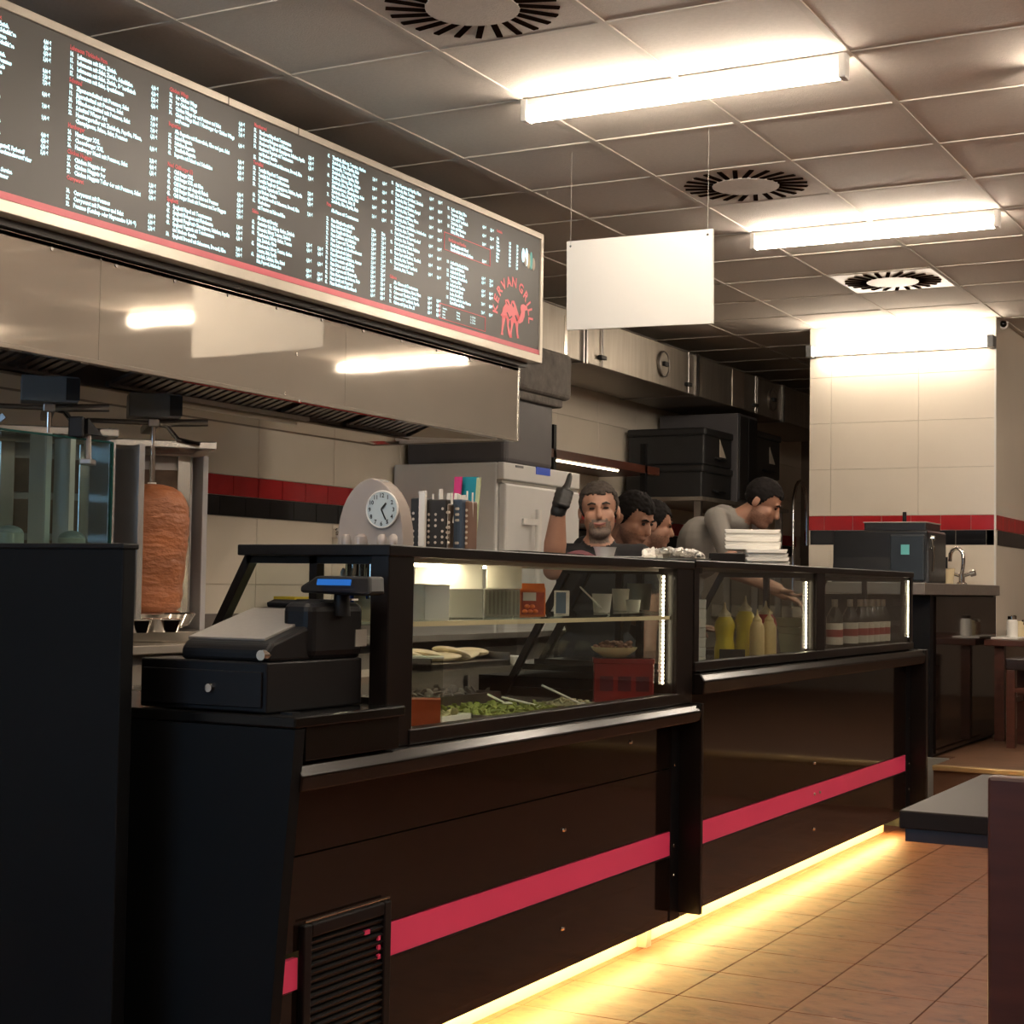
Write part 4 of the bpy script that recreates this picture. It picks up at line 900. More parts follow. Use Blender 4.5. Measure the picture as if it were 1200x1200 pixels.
for k in range(5): 
    q = a + r * w_ * (.2 + .2 * (k % 3) + .08 * (k // 3)) + Vector((0, 0, h_ * (.18 + .2 * (k // 3)))) - f * .0012
    MB().ell(q, (.008, .008, .006), None, 10, 6).build('printed_nugget', 'orange', ob)
# slim blue grey carton
o, P, r, f, w_, z1 = vthing('slim_carton', 649, 667, 692, -2.08, .03, 'paper', 'slim white carton with a grey blue front beside the orange carton', 'carton')
a = P - r * w_ / 2; MB().prism([a + r * w_ * .12 + Vector((0, 0, .004)), a + r * w_ * .78 + Vector((0, 0, .004)), a + r * w_ * .78 + Vector((0, 0, z1 - P.z - .005)), a + r * w_ * .12 + Vector((0, 0, z1 - P.z - .005))], f * -.001).build('carton_front', 'bluecarton', o)
# cups and tubs
for (pa, pb_, pt, x, m, lab) in ((704, 728, 696, -2.08, 'frost', 'frosted plastic cup closest to the slim carton'), (726, 747, 690, -2.14, 'frost', 'frosted plastic cup behind the short cup'), (741, 759, 703, -2.07, 'frost', 'short frosted plastic cup in front of the tall white tub'), (748, 778, 684, -2.13, 'white', 'tall white tub next to the vertical light strip')):
    P = at_x((pa + pb_) / 2, 725, x); r_ = (pb_ - pa) / 2 * vdist(P) / FPX; z0 = shelf_z(P.y) + .001; z1 = at_x((pa + pb_) / 2, pt, x).z
    b = MB().lathe([(.80 * r_, 0), (r_, z1 - z0), (1.03 * r_, z1 - z0), (.95 * r_, z1 - z0), (.76 * r_, .004)], (x - r_, P.y, z0), 22)
    tag(b.build('plastic_cup', m, None, org=(x - r_, P.y, z0), smooth=True), lab, 'cup')
a_ = at_x(680, 688, -2.08); b_ = at_x(704, 712, -2.10); o = MB().tube([a_, b_, at_x(714, 721, -2.11)], .0026, 8).build('drinking_straw', 'white', None, org=b_); tag(o, 'white straw leaning out of the frosted cup', 'straw')
# lower deck
DK = .80
mb, P, r, f, w_, zt_ = vbox(480, 518, 772, -2.06, .075, DK, py=850)
sj = thing('sauce_canister', P, 'clear square canister half filled with red sauce in the display case', 'canister')
mb.build('canister_wall', 'cleartub', sj)
mb, P2, r, f, w2, zs = vbox(482, 516, 820, -2.065, .068, DK + .003, py=850); mb.build('sauce', 'sauce', sj)
mb, P3, *_ = vbox(479, 519, 770, -2.058, .08, zt_, py=850); mb.build('canister_rim', 'frost', sj)
def pan(y0, y1, x0, x1, h, m, lab, fill, cat='food pan', n=46, sz=1.0):
    t = thing('food_pan', ((x0 + x1) / 2, (y0 + y1) / 2, DK), lab, cat, 'food pans in the salad case')
    b = MB().box(x0, x1, y0, y0 + .006, DK, DK + h).box(x0, x1, y1 - .006, y1, DK, DK + h).box(x0, x0 + .006, y0, y1, DK, DK + h).box(x1 - .006, x1, y0, y1, DK, DK + h).box(x0, x1, y0, y1, DK, DK + .006)
    b.build('pan', m, t)
    f_ = MB()
    for k in range(n):
        c_ = Vector((random.uniform(x0 + .025, x1 - .025), random.uniform(y0 + .03, y1 - .03), DK + h - .010 + random.uniform(0, .016)))
        f_.ell(c_, (.012 * sz, .017 * sz, .004 * sz), Matrix.Rotation(random.uniform(0, 6), 3, 'Z') @ Matrix.Rotation(random.uniform(-1.1, 1.1), 3, 'X'), 6, 4)
    f_.box(x0 + .008, x1 - .008, y0 + .008, y1 - .008, DK + .01, DK + h - .012)
    o = f_.build('filling', fill, t); o['kind'] = 'stuff'
    return t
pan(3.42, 3.78, -2.34, -2.15, .03, 'white', 'white pan of pale sliced cabbage beside the sauce canister', 'cabbage', n=120)
pan(3.80, 4.24, -2.34, -2.06, .024, 'steel_dark', 'shallow pan of shredded lettuce in the salad case', 'lettuce', n=260)
pan(4.26, 4.50, -2.26, -2.06, .02, 'white', 'white pan of pale dip next to the lettuce pan', 'cabbage', n=60)
pan(3.45, 3.9, -2.60, -2.38, .05, 'steel_dark', 'steel pan at the rear of the salad case by the sauce canister', 'worktop', n=60)
pan(3.92, 4.36, -2.60, -2.38, .05, 'steel_dark', 'steel pan at the rear of the salad case by the red reflection shape', 'worktop', n=60)
for n_, (a, b, lab) in enumerate((((635, 803), (678, 828), 'pale serving spoon handle sticking out of the pan behind the lettuce'), ((588, 817), (630, 827), 'pale serving spoon lying across the lettuce'), ((572, 814), (590, 823), 'short pale spoon handle at the edge of the lettuce pan'))):
    A = at_x(*a, -2.19); B = at_x(*b, -2.12); B.z = max(B.z, .826); A.z = max(A.z, .845)
    t = thing('serving_spoon', B, lab, 'spoon', 'serving spoons in the salad case')
    MB().tube([A, B], .0032, 8).build('handle', 'white', t); MB().ell(B + Vector((.005, .012, -.003)), (.014, .02, .004)).build('bowl', 'white', t, smooth=True)
# trays on the rear shelf
RS = .90
y0, y1 = span(486, 580, -2.70, 765)
t = thing('bread_tray', (-2.74, (y0 + y1) / 2, RS), 'dark baking tray of flat breads behind the salad case', 'tray')
zb = at_x(530, 772, -2.66).z
MB().box(-2.84, -2.64, y0, y1, RS, RS + .02).box(-2.84, -2.64, y0, y0 + .008, RS, RS + .045).box(-2.84, -2.64, y1 - .008, y1, RS, RS + .045).build('tray', 'steel_dark', t)
for k in range(6): MB().ell((-2.74 + random.uniform(-.03, .03), y0 + .08 + k * (y1 - y0 - .16) / 5, RS + .035 + .01 * (k % 2)), (.06, .085, .016), Matrix.Rotation(random.uniform(-.3, .3), 3, 'X')).build('flat_bread', 'cream', t, smooth=True)
y0, y1 = span(600, 672, -2.70, 770); y1 = min(y1, 4.93)
o = box(-2.84, -2.64, y0, y1, RS, RS + .03).build('cutting_board', 'white', None, org=(-2.74, (y0 + y1) / 2, RS), bev=.004); tag(o, 'white cutting board behind the salad case', 'board')
# red crate shape added in place of a reflection in the glass, with bowl
mb, P, r, f, w_, zt_ = vbox(696, 766, 772, -2.12, .10, .80, py=812, turn=.05)
rc = thing('reflection_crate', P, 'red crate shape standing in for a reflection in the salad case glass', 'crate')
mb.build('reflection_body', 'red', rc, bev=.004); h_ = zt_ - P.z; a = P - r * w_ / 2
for (z_, hh_) in ((h_ - .016, .016), (0, .010)): MB().prism([a - r * .003 - f * .003 + Vector((0, 0, z_)), a + r * (w_ + .003) - f * .003 + Vector((0, 0, z_)), a + r * (w_ + .003) + f * .103 + Vector((0, 0, z_)), a - r * .003 + f * .103 + Vector((0, 0, z_))], (0, 0, hh_)).build('reflection_rim', 'red', rc, bev=.002)
for k in range(3): MB().prism([a + r * w_ * (.1 + .3 * k) + Vector((0, 0, h_ * .3)), a + r * w_ * (.32 + .3 * k) + Vector((0, 0, h_ * .3)), a + r * w_ * (.32 + .3 * k) + Vector((0, 0, h_ * .62)), a + r * w_ * (.1 + .3 * k) + Vector((0, 0, h_ * .62))], f * -.0015).build('reflection_slot', 'cloth_red', rc)
bc = P + f * .05 - r * .03; br_ = .075
bw = thing('salad_bowl', (bc.x, bc.y, zt_), 'white bowl of chopped salad standing on the red reflection shape', 'bowl')
MB().lathe([(br_ * .45, 0), (br_ * .9, .022), (br_, .034), (br_ * .96, .034), (br_ * .8, .02), (0, .01)], (bc.x, bc.y, zt_ + .001), 28).build('bowl', 'cream', bw, smooth=True)
f_ = MB()
for k in range(40): f_.ell((bc.x + random.uniform(-.05, .05), bc.y + random.uniform(-.05, .05), zt_ + .034 + random.uniform(0, .018)), (.010, .012, .006), None, 6, 4)
o = f_.build('chopped_salad', 'onion', bw); o['kind'] = 'stuff'

# sauces in the second case
D2 = .905; XB = -2.16
def stack(pa, pb_, pt, n, x, dx, m, lab, cat, name, grp):
    z1 = ztop((pa + pb_) / 2, pt, x); h_ = (z1 - D2) / n
    for k in range(n):
        z = D2 + k * h_; b, P, *_ = vbox(pa, pb_, pt, x, dx, z, py=770, taper=.002); b.v = [Vector((q.x, q.y, min(q.z, z + h_ * .97))) for q in b.v]
        tag(b.build(name, m, None, org=P, bev=.003), lab, cat, grp)
stack(803, 827, 702, 7, -2.08, .10, 'foam', 'white foam box in the tall stack beside the mustard bottles', 'foam box', 'foam_box', 'foam boxes stacked in the sauce case')
def squeeze(pxc, pt, wpx, prof, m, capm, lab, x=XB):
    P_ = at_x(pxc, 765, x); zt_ = ztop(pxc, pt, x); H = zt_ - D2
    r_ = wpx / 2 * vdist(P_) / FPX
    t = thing('squeeze_bottle', (x, P_.y, D2), lab, 'bottle', 'squeeze bottles in the sauce case')
    MB().lathe([(r * r_, z * H) for r, z in prof], (x, P_.y, D2), 20).build('bottle', m, t, smooth=True)
    MB().lathe([(.62 * r_, .74 * H), (.64 * r_, .80 * H), (.30 * r_, .86 * H), (.16 * r_, .90 * H), (.07 * r_, H)], (x, P_.y, D2), 16).build('nozzle', capm, t, smooth=True)
wave = [(.9, 0), (1, .03), (1, .2), (.85, .38), (.9, .48), (1.02, .60), (.85, .70), (.6, .76)]
strt = [(.9, 0), (1, .03), (1, .60), (.9, .68), (.6, .76)]
squeeze(849, 706, 24, wave, 'yellow', 'cream', 'yellow mustard squeeze bottle beside the foam box stack')
squeeze(873, 698, 24, wave, 'yellow', 'cream', 'tall yellow mustard squeeze bottle beside the beige sauce bottles')
squeeze(897, 704, 26, strt, 'ketchup', 'cream', 'red ketchup squeeze bottle behind the beige sauce bottles', -2.20)
squeeze(887, 714, 17, strt, 'beige', 'beige', 'beige sauce bottle next to the tall mustard bottle', -2.09)
squeeze(901, 714, 17, strt, 'beige', 'beige', 'beige sauce bottle next to the cream plastic boxes', -2.09)
squeeze(946, 708, 14, strt, 'cream', 'ketchup', 'small cream bottle with a red cap by the light strip', -2.08)
P = at_x(894, 770, -2.10); r, f = vaxes(P)
b = MB().lathe([(.5, 0), (.9, .003), (1, .008), (.9, .005), (0, .003)], (0, 0, 0), 28); b.v = [Vector((P.x + r.x * q.x * .068 + f.x * q.y * .05, P.y + r.y * q.x * .068 + f.y * q.y * .05, D2 + q.z)) for q in b.v]
tag(b.build('sauce_plate', 'cream', None, org=(P.x, P.y, D2), smooth=True), 'flat cream plate under the beige sauce bottles', 'plate')
mb, P, *_ = vbox(843, 873, 761, -2.05, .02, D2, py=768); tag(mb.build('price_holder', 'black', None, org=P, bev=.002), 'low black price holder in front of the mustard bottles', 'holder')
for (pa, pb_, pt, z0_, lab) in ((912, 944, 743, D2, 'cream plastic food box, bottom one of the pile in the sauce case'), (910, 946, 735, None, 'cream plastic food box in the middle of the pile in the sauce case'), (908, 948, 724, None, 'cream plastic food box on top of the pile in the sauce case')):
    z0 = z0_ if z0_ else zlast
    mb, P, r, f, w_, z1 = vbox(pa, pb_, pt, -2.14, .09, z0, py=755, taper=.012)
    tag(mb.build('food_box', 'cream', None, org=P, bev=.004), lab, 'food box', 'cream boxes in the sauce case'); zlast = z1 + .0005
mb, P, *_ = vbox(938, 950, 745, -2.07, .04, D2, py=755); tag(mb.build('paper_carton', 'paper', None, org=P, bev=.002), 'small pale carton at the light strip end of the sauce case', 'carton')
# bottles in the last case
def bottle(x, y, lab):
    z0 = D2; H = .232; r_ = .036
    t = thing('wine_bottle', (x, y, z0), lab, 'bottle', 'dark labelled bottles in the last case')
    MB().lathe([(r_ * .9, 0), (r_, .006), (r_, .15), (r_ * .8, .172), (.013, .20), (.012, H - .012)], (x, y, z0), 18).build('glass_body', 'bottle', t, smooth=True)
    for (za, zb, m) in ((.035, .068, 'label_white'), (.068, .100, 'label_red'), (.100, .128, 'label_white')):
        MB().lathe([(r_ + .0006, za), (r_ + .0006, zb)], (x, y, z0), 18).build('label_band', m, t, smooth=True)
    MB().lathe([(.0135, H - .040), (.0140, H - .02), (.0140, H), (.010, H)], (x, y, z0), 12).build('cap', 'cap', t, smooth=True)
    return t
b0 = None
sp = [(-2.10, at_x(978, 745, -2.10).y), (-2.10, at_x(996, 745, -2.10).y)] + [(-2.10, at_x(1008, 745, -2.1).y + k * .094) for k in range(11)]
rows = [(x, y) for x, y in sp if y < 7.68]
for k, (x, y) in enumerate(rows):
    lab = 'dark labelled bottle standing apart by the case post' if k < 2 else ('dark labelled bottle in the front row of the last glass case' if x > -2.15 else 'dark labelled bottle in the rear row of the last glass case')
    if b0 is None: b0 = bottle(x, y, lab)
    else: c = clone(b0, None, (x, y, D2)); c['label'] = lab

# ================================================================ GRILL LINE AT THE BACK WALL
GZ = .95
gc = thing('grill_counter', (-4.35, 5.2, 0), 'steel grill counter along the tiled kitchen wall', 'counter')
box(-4.92, -3.78, 2.75, 7.6, .10, GZ - .03).build('cabinet', 'steel_dark', gc)
box(-4.92, -3.72, 2.72, 7.62, GZ - .03, GZ).build('worktop', 'steel', gc, bev=.004)
box(-4.92, -4.90, 2.72, 7.62, GZ, 1.02).build('backsplash', 'worktop', gc)
for y in (3.0, 4.2, 5.4, 6.6, 7.4): box(-4.6, -4.0, y, y + .06, 0, .10).build('leg', 'steel_dark', gc)
for k in range(5): box(-3.782, -3.775, 2.8 + k * .95, 3.7 + k * .95, .16, .88).build('cabinet_door', 'steel', gc, bev=.003)
def V(x, y, z=0): return Vector((x, y, z))
def wing(t, a, b, z0, z1, m, fold=.02):
    a = Vector((a[0], a[1], z0)); b = Vector((b[0], b[1], z0)); h = Vector((0, 0, z1 - z0))
    d = (b - a).normalized(); n = Vector((-d.y, d.x, 0))
    MB().prism([a, b, b + h, a + h], n * .008).build('side_shield', m, t, bev=.002, seg=1)
    MB().prism([b, b + n * fold, b + n * fold + h, b + h], d * .006).build('shield_fold', m, t)
def grill(Oy, label, meat):
    K = .935; O = V(-4.3 * K, Oy * K); Zg = lambda z: HC + (z - HC) * K; b = V(-.72, .69).normalized(); s_ = V(.69, .72).normalized()
    t = thing('doner_grill', (O.x, O.y, GZ), label, 'grill', 'vertical rotating grills')
    R = Matrix((s_, b, V(0, 0, 1))).transposed()
    def ob(c, size, nm, m, bev=.004): return MB().obox(c, size, R).build(nm, m, t, bev=bev)
    ob(O + b * .12 + V(0, 0, GZ + .02), (.46, .50, .04), 'base_tray', 'steel')
    MB().lathe([(.10, 0), (.15, .02), (.172, .062), (.168, .065), (.14, .03), (0, .03)], (O.x, O.y, GZ + .04), 28).build('drip_pan', 'chrome', t, smooth=True)
    ob(O + b * .29 + V(0, 0, Zg(1.34)), (.38, .13, .655), 'burner_body', 'steel_dark')
    for k in range(4): ob(O + b * .215 + V(0, 0, Zg(1.10 + k * .155)), (.32, .012, .12), 'burner_panel', 'heater', .002)
    for q in (-.13, .14): ob(O + b * .205 + s_ * q + V(0, 0, Zg(1.34)), (.05, .01, .655), 'burner_guard', 'galv_bright', .002)
    ob(O + b * .20 + V(0, 0, Zg(1.718)), (.47, .42, .028), 'top_tray', 'galv_bright')
    ob(O + V(0, 0, Zg(1.865)), (.19, .12, .088), 'motor_box', 'grey_box')
    ob(O + s_ * .075 - b * .068 + V(0, 0, Zg(1.865)), (.045, .004, .075), 'motor_label', 'ink', 0)
    MB().tube([O + V(0, 0, GZ + .06), O + V(0, 0, Zg(1.82))], .011, 12).build('spit', 'chrome', t, smooth=True)
    ob(O + b * .15 + V(0, 0, Zg(1.80)), (.04, .34, .03), 'motor_arm', 'steel_dark')
    h0 = O + V(0, 0, Zg(1.80))
    MB().tube([h0, h0 + s_ * .05 + V(0, 0, -.01), h0 + s_ * .09 - b * .02 + V(0, 0, -.06), h0 + s_ * .17 - b * .02 + V(0, 0, -.075)], .009, 8).build('crank_handle', 'chrome', t, smooth=True)
    MB().tube([h0 + s_ * .02, h0 + s_ * .20 + V(0, 0, .01)], .014, 10).build('side_bar', 'steel_dark', t)
    MB().tube([h0 - s_ * .02, h0 - s_ * .24 + V(0, 0, .0)], .009, 10).build('side_bar', 'steel_dark', t)
    for k in range(3):
        c = O - s_ * .20 + b * .1 + V(0, 0, Zg(1.72)); a = 2 * PI * k / 3 + .4
        MB().bar(c, c + V(.06 * math.cos(a), .06 * math.sin(a), .02 + .03 * (k == 0)), .01, .02).build('gas_valve_lever', 'steel_dark', t)
    MB().tube([O - s_ * .20 + b * .1 + V(0, 0, Zg(1.70)), O - s_ * .20 + b * .1 + V(0, 0, Zg(1.77))], .012, 8).build('gas_valve', 'steel_dark', t)
    if meat:
        prof = [(.105, .0), (.125, .015), (.130, .08), (.142, .2), (.148, .30), (.150, .37), (.146, .41), (.134, .445), (.112, .473), (.082, .490), (.045, .499), (.012, .502)]
        m_ = MB(); n = 40; pr = []
        for i in range(len(prof) - 1):
            for q in range(5):
                u = q / 5; pr.append((prof[i][0] * (1 - u) + prof[i + 1][0] * u, prof[i][1] * (1 - u) + prof[i + 1][1] * u))
        pr.append(prof[-1])
        m_.lathe(pr, (0, 0, 0), n)
        from mathutils import noise
        nv = []
        for v in m_.v:
            r_ = math.hypot(v.x, v.y)
            k_ = 1 + .045 * noise.noise(Vector((v.x * 9, v.y * 9, v.z * 26))) + .025 * noise.noise(Vector((v.x * 30, v.y * 30, v.z * 60)))
            nv.append(Vector((O.x + v.x * k_ * K, O.y + v.y * k_ * K, Zg(1.055) + v.z * K)))
        m_.v = nv
        m_.build('meat_cone', 'meat', t, smooth=True)
        MB().lathe([(.15, 0), (.155, .006), (.12, .012), (.02, .012)], (O.x, O.y, Zg(1.043)), 28).build('spit_disc', 'chrome', t, smooth=True)
        MB().cyl((O.x, O.y, Zg(1.553)), (O.x, O.y, Zg(1.563)), .018, .016, 12).build('spit_nut', 'white', t)
    return t
t = grill(4.955, 'vertical rotating grill with a thick browned meat cone', True)
KG = .935
wing(t, (-4.52 * KG, 5.35 * KG), (-4.25 * KG, 5.206 * KG), .99, 1.652, 'greysteel')
wing(t, (-4.36 * KG, 4.79 * KG), (-4.11 * KG, 4.66 * KG), .99, 1.652, 'bluesteel')
t = grill(4.383, 'vertical rotating grill without meat behind the glass screen', False)
def yx(px): r = ray(px, 580); return r.y / r.x
for (pa, pb_, xa, xb, m) in ((33, 52, -4.25, -4.15, 'steelpale'), (62, 80, -4.30, -4.20, 'steelpale'), (104, 127, -4.30, -4.12, 'bluesteel')):
    xa *= KG; xb *= KG; wing(t, (xa, yx(pa) * xa), (xb, yx(pb_) * xb), .99, 1.655, m)
for (px_, py_) in ((11, 625), (84, 631)):
    p = at_x(px_, py_, -3.81); PZ = GZ + .041 if px_ > 50 else GZ
    pt_ = thing('sauce_pot', (p.x, p.y, PZ), 'dark round pot behind the glass screen, ' + ('below the meatless grill motor' if px_ > 50 else 'beside the dark board'), 'pot')
    MB().lathe([(.042, 0), (.045, .01), (.045, p.z - PZ), (.04, p.z - PZ + .004)], (p.x, p.y, PZ), 20).build('pot', 'greytub', pt_, smooth=True)
    MB().ell((p.x, p.y, p.z), (.044, .044, .026)).build('lid', 'grey_box', pt_, smooth=True)
# glass screen
gs = thing('glass_screen', (-3.75, 3.6, GZ), 'clear greenish glass screen standing in front of the grills', 'glass screen')
box(-3.754, -3.746, 2.9, 4.115, GZ, 1.632).build('pane', 'screen', gs)
M['glassedge'] = mat('green_glass_edge', (0.01, 0.05, 0.045), 0.1, var=0.1)
box(-3.755, -3.745, 4.113, 4.121, GZ, 1.634).build('pane_edge', 'glassedge', gs)
box(-3.755, -3.745, 2.9, 4.115, 1.630, 1.636).build('pane_edge', 'glassedge', gs)
for y in (3.2, 3.95): box(-3.77, -3.73, y, y + .05, GZ, GZ + .04).build('clamp', 'chrome', gs)
p = at_x(95, 505, -3.75)
cl_ = thing('clip_spotlight', p, 'small black clip spotlight on top of the glass screen', 'spotlight')
R0 = Matrix.Rotation(.5, 3, 'Z')
MB().obox(p + V(.0, -.02, .01), (.05, .03, .07), R0).build('head', 'black', cl_, bev=.006)
MB().prism([p + V(-.03, 0, -.01), p + V(-.03, .07, -.01), p + V(-.03, .0, .04)], (.06, 0, 0)).build('shade', 'black', cl_)
MB().tube([p + V(0, .03, -.01), p + V(0, .035, -.09)], .012, 10).build('bracket', 'steel_dark', cl_)
MB().obox(p + V(0, .035, -.10), (.04, .07, .02), R0).build('clamp', 'steel_dark', cl_, bev=.004)
# pans in front of the meat grill
for n_, (px_, py_, r_, m, lab) in enumerate(((205, 770, .07, 'chrome', 'shiny steel pan in front of the meat grill'), (172, 790, .06, 'chrome', 'small shiny steel pan beside the dark board'))):
    p = at_x(px_, py_, -3.76)
    b = MB().lathe([(r_ * .8, 0), (r_, .045), (r_ * 1.05, .047), (r_ * .95, .04), (r_ * .75, .006), (0, .006)], (p.x - .06, p.y, GZ + .041), 26).build('steel_pan', m, None, org=(p.x - .06, p.y, GZ + .041), smooth=True); tag(b, lab, 'pan')
# wall tap and small things by the wall
p = at_x(395, 625, XW + .02)
t = thing('wall_tap', p, 'chrome wall tap below the black tile row', 'tap')
MB().cyl(p + V(-.02, 0, 0), p + V(.01, 0, 0), .03, .028, 16).build('rosette', 'chrome', t, smooth=True)
MB().tube([p, p + V(.10, 0, 0), p + V(.13, 0.12, .0)], .012, 10).build('spout', 'chrome', t, smooth=True)
p = at_x(343, 718, -4.75)
t = thing('sponge_box', (p.x, p.y, GZ), 'small brown box with a yellow lid on the grill counter', 'box')
box(p.x - .06, p.x + .06, p.y - .07, p.y + .07, GZ, at_x(343, 704, -4.75).z).build('box_body', 'worktop', t, bev=.004)
box(p.x - .065, p.x + .065, p.y - .075, p.y + .075, at_x(343, 704, -4.75).z, at_x(343, 699, -4.75).z).build('lid', 'yellow', t, bev=.004)
# cups and bottle at the near end of the glass shelf
for (px_, lab) in ((417, 'steel cup with an orange rim beside the blue bottle'), (438, 'steel cup with an orange rim beside the case post')):
    p = at_y(px_, 655, 3.33); z1 = p.z; t = thing('steel_cup', (p.x, 3.33, SH), lab, 'cup', 'steel cups on the shelf end')
    MB().lathe([(.024, 0), (.026, z1 - SH - .012)], (p.x, 3.33, SH), 18).build('cup', 'chrome', t, smooth=True)
    MB().lathe([(.0265, z1 - SH - .012), (.027, z1 - SH), (.024, z1 - SH)], (p.x, 3.33, SH), 18).build('rim', 'orange', t, smooth=True)
p = at_y(402, 690, 3.27); M['blue'] = mat('blue_plastic', (0.005, 0.06, 0.42), 0.35, var=0.05)
t = thing('blue_bottle', (p.x, 3.27, SH), 'small blue bottle with a white nozzle behind the customer display', 'bottle')
zt_ = at_y(402, 680, 3.27).z
MB().lathe([(.018, 0), (.02, .01), (.02, zt_ - SH - .01), (.010, zt_ - SH)], (p.x, 3.27, SH), 16).build('bottle', 'blue', t, smooth=True)
MB().lathe([(.008, 0), (.007, .02), (.003, .03)], (p.x, 3.27, zt_), 10).build('nozzle', 'white', t, smooth=True)
x0, x1, _, _, z0, z1 = box_px(429, 722, 451, 682, 3.36, .02)
o = MB().prism([(x0, 3.30, SH), (x1, 3.30, SH), (x1, 3.31, z1 - .004), (x0, 3.31, z1)], (0, .02, 0)).build('paper_packet', 'cream', None, org=((x0 + x1) / 2, 3.3, SH)); tag(o, 'cream paper packet beside the black case post', 'packet')

# ================================================================ FRIDGE AND REAR SHELVES
fg = thing('tall_fridge', (-4.55, 8.17, 0), 'tall white upright fridge with a blue digital display', 'fridge')
FX = -4.195; FY0, FY1 = 7.69, 8.64
box(-4.91, FX - .05, FY0, FY1, .08, 1.85).build('cabinet', 'fridge', fg, bev=.012)
for y in (FY0 + .08, FY1 - .12):
    for x in (-4.85, -4.32): box(x, x + .05, y, y + .05, 0, .09).build('foot', 'black', fg)
box(FX - .05, FX - .005, FY0, FY1, 1.755, 1.85).build('control_band', 'fridge', fg, bev=.008)
dr_ = box(FX - .05, FX, FY0 + .02, FY1 - .01, .12, 1.735).build('door', 'fridge', fg, bev=.012)
box(FX - .052, FX - .02, FY0 + .005, FY1 - .005, 1.736, 1.756).build('shadow_gap', 'greytub', fg)
p = at_x(612, 607, FX)
MB().tube([(FX + .05, p.y + .10, p.z + .05), (FX + .05, p.y + .10, p.z - .55)], .018, 12).build('handle', 'white', dr_, smooth=True)
MB().bar((FX, p.y, p.z - .02), (FX + .05, p.y + .10, p.z - .02), .03, .035).build('handle_bracket', 'white', dr_)
a_ = at_x(629, 547, FX); b_ = at_x(645, 558, FX); box(FX - .008, FX - .001, a_.y, b_.y, b_.z, a_.z).build('digital_display', 'display_blue', fg)
a_ = at_x(605, 545, FX); box(FX - .008, FX - .002, a_.y, a_.y + .09, a_.z - .012, a_.z).build('badge', 'grey_box', fg)
# lit wall shelf
ws = thing('wall_shelf', (-4.7, 9.6, 1.60), 'dark brown wall shelf with a warm light strip under its front', 'shelf')
box(XW + .01, -4.46, 8.72, 10.45, 1.965, 2.02).build('shelf_board', 'wood_red', ws, bev=.003)
box(XW + .01, -4.50, 8.72, 10.45, 1.58, 1.61).build('lower_board', 'wood_red', ws, bev=.003)
for y in (8.80, 10.20): box(-4.50, -4.46, y, y + .035, 1.55, 2.17).build('shelf_post', 'black', ws)
st = box(-4.49, -4.465, 8.85, 9.78, 1.955, 1.966).build('light_strip', 'white', ws)
b = MB()
for k in range(46): b.ell((-4.47, 8.87 + k * .0198, 1.953), .0075, None, 8, 6)
o = b.build('led_beads', 'led', st, smooth=True); o['kind'] = 'stuff'
for (py_, m, lab) in ((9.28, 'red', 'red carton on the lower board of the lit wall shelf'), (9.5, 'cream', 'cream carton on the lower board of the lit wall shelf')):
    o = box(-4.75, -4.55, py_, py_ + .17, 1.61, 1.78).build('food_carton', m, None, org=(-4.65, py_ + .08, 1.61), bev=.003); tag(o, lab, 'carton')
# steel rack with insulated boxes
rk = thing('steel_rack', (-4.6, 10.95, .0), 'grey steel wall rack carrying black insulated boxes', 'rack')
box(XW + .01, -4.22, 10.66, 12.55, 1.80, 1.83).build('rack_shelf', 'galv', rk, bev=.003)
for y in (10.7, 11.3, 11.9, 12.45): box(-4.30, -4.25, y, y + .035, .24 if y > 9.35 else 0, 1.80).build('rack_post', 'steel_dark', rk)
def ibox(y0, y1, z0, z1, lab, logo, xf=-4.28):
    t = thing('insulated_box', ((-4.9 + xf) / 2, (y0 + y1) / 2, z0), lab, 'box', 'black insulated boxes on the rack')
    box(-4.88, xf, y0, y1, z0, z1 - .05).build('tub', 'blackbox', t, bev=.012)
    box(-4.89, xf + .012, y0 - .006, y1 + .006, z1 - .055, z1).build('lid', 'blackbox', t, bev=.014)
    MB().tube([(xf + .005, y0 + .2, z0 + .06), (xf + .035, y0 + .22, z0 + .05), (xf + .035, y1 - .22, z0 + .05), (xf + .005, y1 - .2, z0 + .06)], .009, 8).build('handle', 'black', t)
    if logo:
        c = V(xf + .004, y1 - .2, (z0 + z1) / 2)
        MB().prism([c + V(0, -.07, -.06), c + V(0, .06, -.06), c + V(0, -.07, .07)], (.003, 0, 0)).build('logo_triangle', 'label_white', t)
ibox(10.80, 11.40, 1.831, 2.07, 'black insulated box at the bottom of the stack beside the dark cabinet', False)
ibox(10.84, 11.40, 2.072, 2.34, 'black insulated box on top of the stack, with a white triangle logo', True)
ibox(11.86, 12.50, 2.06, 2.42, 'black insulated box with white triangle logo on the far side of the dark cabinet', True)
o = box(-4.88, -4.30, 11.88, 12.48, 1.831, 2.058).build('black_crate', 'blackbox', None, org=(-4.6, 12.2, 1.831), bev=.01); tag(o, 'black crate under the last insulated box on the rack', 'crate')
t = thing('dark_cabinet', (-4.6, 11.62, 1.831), 'narrow dark upright cabinet between the black insulated boxes', 'cabinet')
box(-4.88, -4.24, 11.42, 11.84, 1.831, 2.50).build('cabinet_body', 'grey_duct', t, bev=.006)
box(-4.24, -4.232, 11.44, 11.62, 1.85, 2.48).build('cabinet_door', 'blackbox', t, bev=.002); box(-4.24, -4.232, 11.635, 11.82, 1.85, 2.48).build('cabinet_door', 'black', t, bev=.002)
